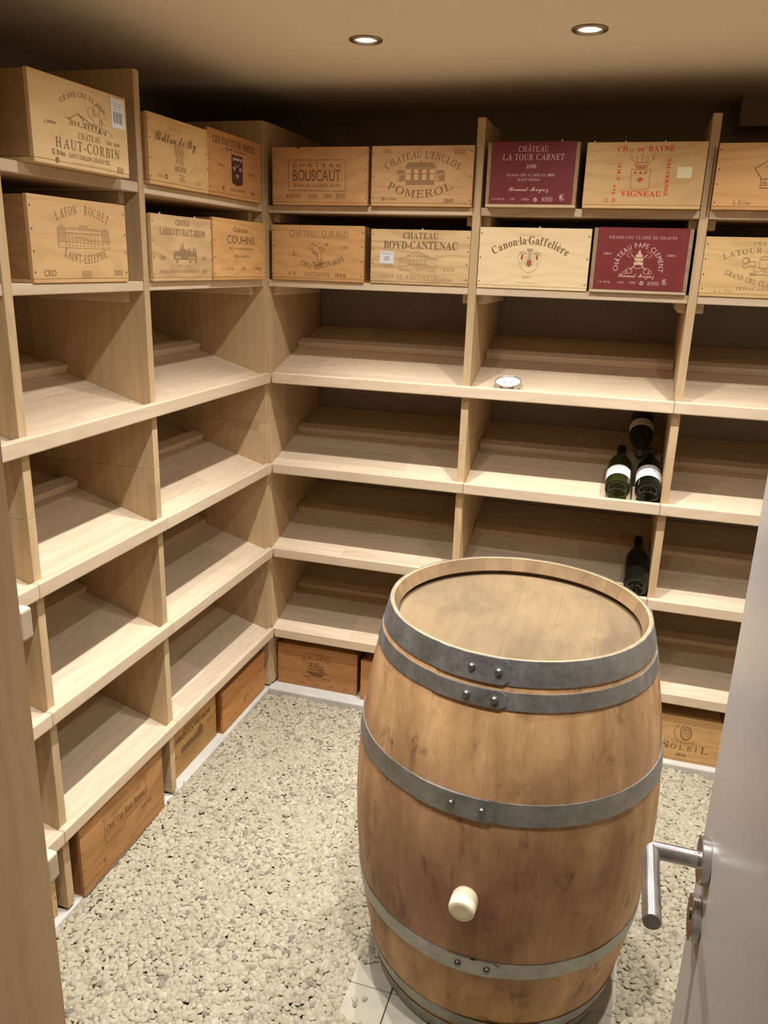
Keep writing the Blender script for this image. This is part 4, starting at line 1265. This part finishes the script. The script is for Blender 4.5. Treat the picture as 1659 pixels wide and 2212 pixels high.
hoop(0.7345, 0.7862); hoop(0.6855, 0.7215, a_end=-85.5); hoop(0.4395, 0.489, a_end=-86)
hoop(0.0300, 0.0740, a_end=-80); hoop(-0.1715, -0.1355, a_end=-60); hoop(-0.2362, -0.1845, a_end=-60)
# white bung in the bilge
M_BUNG = plain('silicone_bung', (0.80, 0.68, 0.47), 0.45, spec=0.4)
ba = R(-93.0)
BUZ = 0.246
rb_ = brad(BUZ)
bung = MB().lathe([(0.022, -0.02), (0.026, 0.0), (0.0285, 0.004), (0.0295, 0.012), (0.0290, 0.036), (0.0275, 0.0415), (0.024, 0.0445), (0.016, 0.0445), (0.001, 0.044)], 32)
bung.build('bung', M_BUNG, barrel, (rb_ * math.cos(ba), rb_ * math.sin(ba), BUZ - BZ0), smooth=True, rot=(0, R(94), ba))

# ------------------------------------------------------------------ door with lever handle
DX, DY = 1.455, -1.889      # latch edge of the open leaf
door = cbox('door_1', M_DOOR, DX, DX + 0.042, WF + 0.012, DY, FLOOR + 0.035, OZ - 0.01, bevel=0.002)
tag(door, 'grey lacquered door leaf standing open, with a steel lever', kind='structure')
HZ, HY = 0.879, DY - 0.062
def dpart(mb, name, loc, rot, parent=None, smooth=True):
    o = mb.build(name, M_STEEL, parent or door, smooth=False)
    mw = Matrix.Translation(loc) @ Matrix.Rotation(rot[1], 4, rot[0]) if rot else Matrix.Translation(loc)
    o.matrix_basis = mw
    if parent is None: o.matrix_parent_inverse = door.matrix_basis.inverted()
    else: o.matrix_parent_inverse = (door.matrix_basis @ Matrix.Identity(4)).inverted() if False else parent.matrix_basis.inverted() @ Matrix.Identity(4)
    smooth_by_angle(o, 0.6)
    return o
ROSE = [(0.0268, 0.0), (0.0275, 0.001), (0.0275, 0.0095), (0.0265, 0.0108), (0.0005, 0.0108)]
dpart(MB().lathe(ROSE, 48), 'rose', (DX, HY, HZ), ('Y', R(-90)))
dpart(MB().lathe(ROSE, 48), 'key_rose', (DX, HY - 0.004, HZ - 0.080), ('Y', R(-90)))
# keyhole: a profile cylinder in the lower rose
dpart(MB().lathe([(0.0085, 0.0), (0.0085, 0.0125), (0.0005, 0.0125)], 24), 'lock_cylinder', (DX, HY - 0.004, HZ - 0.076), ('Y', R(-90)))
# lever: neck and grip as one mitred tube
def lever():
    r, n = 0.0102, 32
    L1, L2 = 0.056, 0.118
    m = MB()
    vs_, fs_ = [], []
    for i in range(n):
        a = 2 * math.pi * i / n
        ca, sa = r * math.cos(a), r * math.sin(a)
        vs_.append((0.0, ca, sa))                     # at the door
    for i in range(n):
        a = 2 * math.pi * i / n
        ca, sa = r * math.cos(a), r * math.sin(a)
        vs_.append((-L1 + ca, ca, sa))                # mitre plane x = -L1 + y
    for i in range(n):
        a = 2 * math.pi * i / n
        ca, sa = r * math.cos(a), r * math.sin(a)
        vs_.append((-L1 + ca, -L2, sa))
    for i in range(n):
        a = 2 * math.pi * i / n
        ca, sa = (r - .0008) * math.cos(a), (r - .0008) * math.sin(a)
        vs_.append((-L1 + ca, -L2 - .0008, sa))
    for k in range(3):
        for i in range(n):
            j = (i + 1) % n
            fs_.append((k * n + i, k * n + j, (k + 1) * n + j, (k + 1) * n + i))
    fs_.append(tuple(3 * n + i for i in range(n)))
    fs_.append(tuple(i for i in range(n - 1, -1, -1)))
    m.add(vs_, fs_)
    return m
lv = dpart(lever(), 'lever', (DX - 0.0095, HY, HZ), None)
bm = bmesh.new(); bm.from_mesh(lv.data); bmesh.ops.recalc_face_normals(bm, faces=bm.faces); bm.to_mesh(lv.data); bm.free()

# ------------------------------------------------------------------ bottles
M_GREEN = glass_mat('dark_green_glass', (0.035, 0.05, 0.012), 0.04, 0.75)
M_GREENL = glass_mat('olive_glass', (0.10, 0.12, 0.02), 0.03, 0.8)
M_BLACK = plain('bottle_black', (0.005, 0.006, 0.0035), 0.03, spec=0.5)
M_CAPS = plain('capsule_dark', (0.012, 0.008, 0.006), 0.4)
M_CAPS2 = plain('capsule_grey', (0.20, 0.17, 0.16), 0.4)
M_LAB = plain('bottle_label', (0.86, 0.84, 0.82), 0.6)
M_LABTXT = plain('label_ink', (0.30, 0.29, 0.28), 0.7)
PROF = {'bordeaux': [(0.001, 0.006), (0.014, 0.011), (0.026, 0.004), (0.031, 0.0), (0.037, 0.001), (0.0395, 0.006), (0.040, 0.02), (0.040, 0.195), (0.0385, 0.212), (0.030, 0.232), (0.0185, 0.246), (0.0150, 0.262), (0.0145, 0.30), (0.0158, 0.304), (0.0158, 0.314), (0.0145, 0.317), (0.001, 0.317)],
        'burgundy': [(0.001, 0.010), (0.014, 0.015), (0.028, 0.005), (0.034, 0.0), (0.041, 0.001), (0.0435, 0.007), (0.044, 0.03), (0.044, 0.155), (0.041, 0.18), (0.033, 0.205), (0.022, 0.232), (0.0165, 0.255), (0.0148, 0.29), (0.0158, 0.294), (0.0158, 0.304), (0.0148, 0.308), (0.001, 0.308)]}
def bottle(label, prof, glass, caps, lab=None, up=(0, 0, 1)):
    root = empty('wine_bottle')
    tag(root, label, 'wine bottle', 'wine bottles in the far rack')
    P_ = PROF[prof]
    body = MB().lathe(P_, 40).build('glass_body', glass, root, smooth=True)
    smooth_by_angle(body, 0.9)
    top = P_[-1][1]
    MB().lathe([(0.0157, top - 0.062), (0.0162, top - 0.03), (0.0166, top - 0.012), (0.0166, top + 0.001), (0.001, top + 0.0015)], 28, caps=False).build('capsule', caps, root, smooth=True)
    if lab:
        z0, z1, a0, a1 = lab
        m = MB(); n = 24; rr = max(r for r, z in P_) + 0.0005
        vs_ = []
        for i in range(n + 1):
            a = R(a0 + (a1 - a0) * i / n)
            vs_ += [(rr * math.cos(a), rr * math.sin(a), z0), (rr * math.cos(a), rr * math.sin(a), z1)]
        m.add(vs_, [(2 * i, 2 * i + 2, 2 * i + 3, 2 * i + 1) for i in range(n)])
        l = m.build('paper_label', M_LAB, root, smooth=True)
        m = MB(); rr += 0.0004
        for q, (za, h_, f0, f1) in enumerate(((.66, .05, .2, .8), (.50, .07, .15, .85), (.34, .03, .3, .7), (.25, .02, .35, .65))):
            for i in range(8):
                if (i * 7 + q) % 5 == 3: continue
                a = R(a0 + (a1 - a0) * (f0 + (f1 - f0) * i / 8)); b = R(a0 + (a1 - a0) * (f0 + (f1 - f0) * (i + .7) / 8))
                zz0 = z0 + (z1 - z0) * za; zz1 = zz0 + (z1 - z0) * h_
                k = len(m.v)
                m.add([(rr * math.cos(a), rr * math.sin(a), zz0), (rr * math.cos(b), rr * math.sin(b), zz0), (rr * math.cos(b), rr * math.sin(b), zz1), (rr * math.cos(a), rr * math.sin(a), zz1)], [(0, 1, 2, 3)])
        m.build('print', M_LABTXT, l, smooth=True)
    return root, max(r for r, z in P_)
def lay(root, rad, x, d, lip, spin=0.0, lift=0.0, yaw=0.0, flip=False):
    """lies on a sloping shelf with its base at depth d, neck uphill (or downhill when flipped)"""
    sl = math.atan(SLOPE)
    ax = Vector((math.sin(yaw), math.cos(yaw) * math.cos(sl), math.cos(yaw) * math.sin(sl)))
    nrm = Vector((0, -math.sin(sl), math.cos(sl)))
    if flip: ax = -ax
    X = nrm.cross(ax).normalized(); N_ = ax.cross(X)
    m = Matrix(((X.x, N_.x, ax.x), (X.y, N_.y, ax.y), (X.z, N_.z, ax.z))).to_4x4()
    p = Vector((x, d, shelf_z(lip, d))) + nrm * (rad + 0.0006 + lift)
    root.matrix_world = Matrix.Translation(p) @ m @ Matrix.Rotation(spin, 4, 'Z')
b1, r1 = bottle('olive green wine bottle with a white label, left of the pair lying side by side', 'burgundy', M_GREENL, M_CAPS, (0.045, 0.108, -15, 150))
lay(b1, r1, 1.309, 0.031, LIP[1], 0.0)
b2, r2 = bottle('dark wine bottle with a white label, against the upright, right of the lying pair', 'burgundy', M_BLACK, M_CAPS2, (0.048, 0.125, 0, 180))
lay(b2, r2, 1.4115, 0.031, LIP[1], 0.0)
b3, r3 = bottle('upside-down dark wine bottle lying on top of the other two', 'burgundy', M_BLACK, M_CAPS, (0.10, 0.155, -10, 190))
lay(b3, r3, 1.372, 0.47, LIP[1], 0.0, lift=0.066, flip=True)
b4, r4 = bottle('black unlabelled wine bottle alone on the shelf behind the barrel', 'burgundy', M_BLACK, M_CAPS)
lay(b4, r4, 1.4115, 0.031, LIP[2], 0.0)

# candle in a low glass on the sloping shelf, held by the lip
cn = empty('candle_tin')
tag(cn, 'white candle in a low round tin on the brightest shelf', 'candle', None)
M_CGL = plain('candle_tin', (0.46, 0.45, 0.42), 0.25, metal=0.8)
M_WAX = plain('candle_wax', (0.90, 0.89, 0.86), 0.5)
M_WICK = plain('wick', (0.10, 0.09, 0.08), 0.9)
MB().lathe([(0.043, 0.0), (0.0455, 0.002), (0.0462, 0.006), (0.0462, 0.021), (0.0468, 0.0225), (0.0462, 0.0238), (0.0450, 0.0238), (0.0445, 0.021), (0.0445, 0.004), (0.001, 0.003)], 48).build('tin', M_CGL, cn, smooth=True)
MB().lathe([(0.0440, 0.0045), (0.0440, 0.0185), (0.042, 0.0200), (0.001, 0.0200)], 48).build('wax', M_WAX, cn, smooth=True)
for a, b in ((-.012, -.012), (.012, -.012)):
    MB().lathe([(0.0013, 0.019), (0.0011, 0.025)], 8, (a, b, 0)).build('wick', M_WICK, cn)
sl = math.atan(SLOPE)
cn.matrix_world = Matrix.Translation(Vector((0.893, 0.0705, shelf_z(LIP[0], 0.0705) + 0.0005))) @ Matrix.Rotation(sl, 4, 'X')
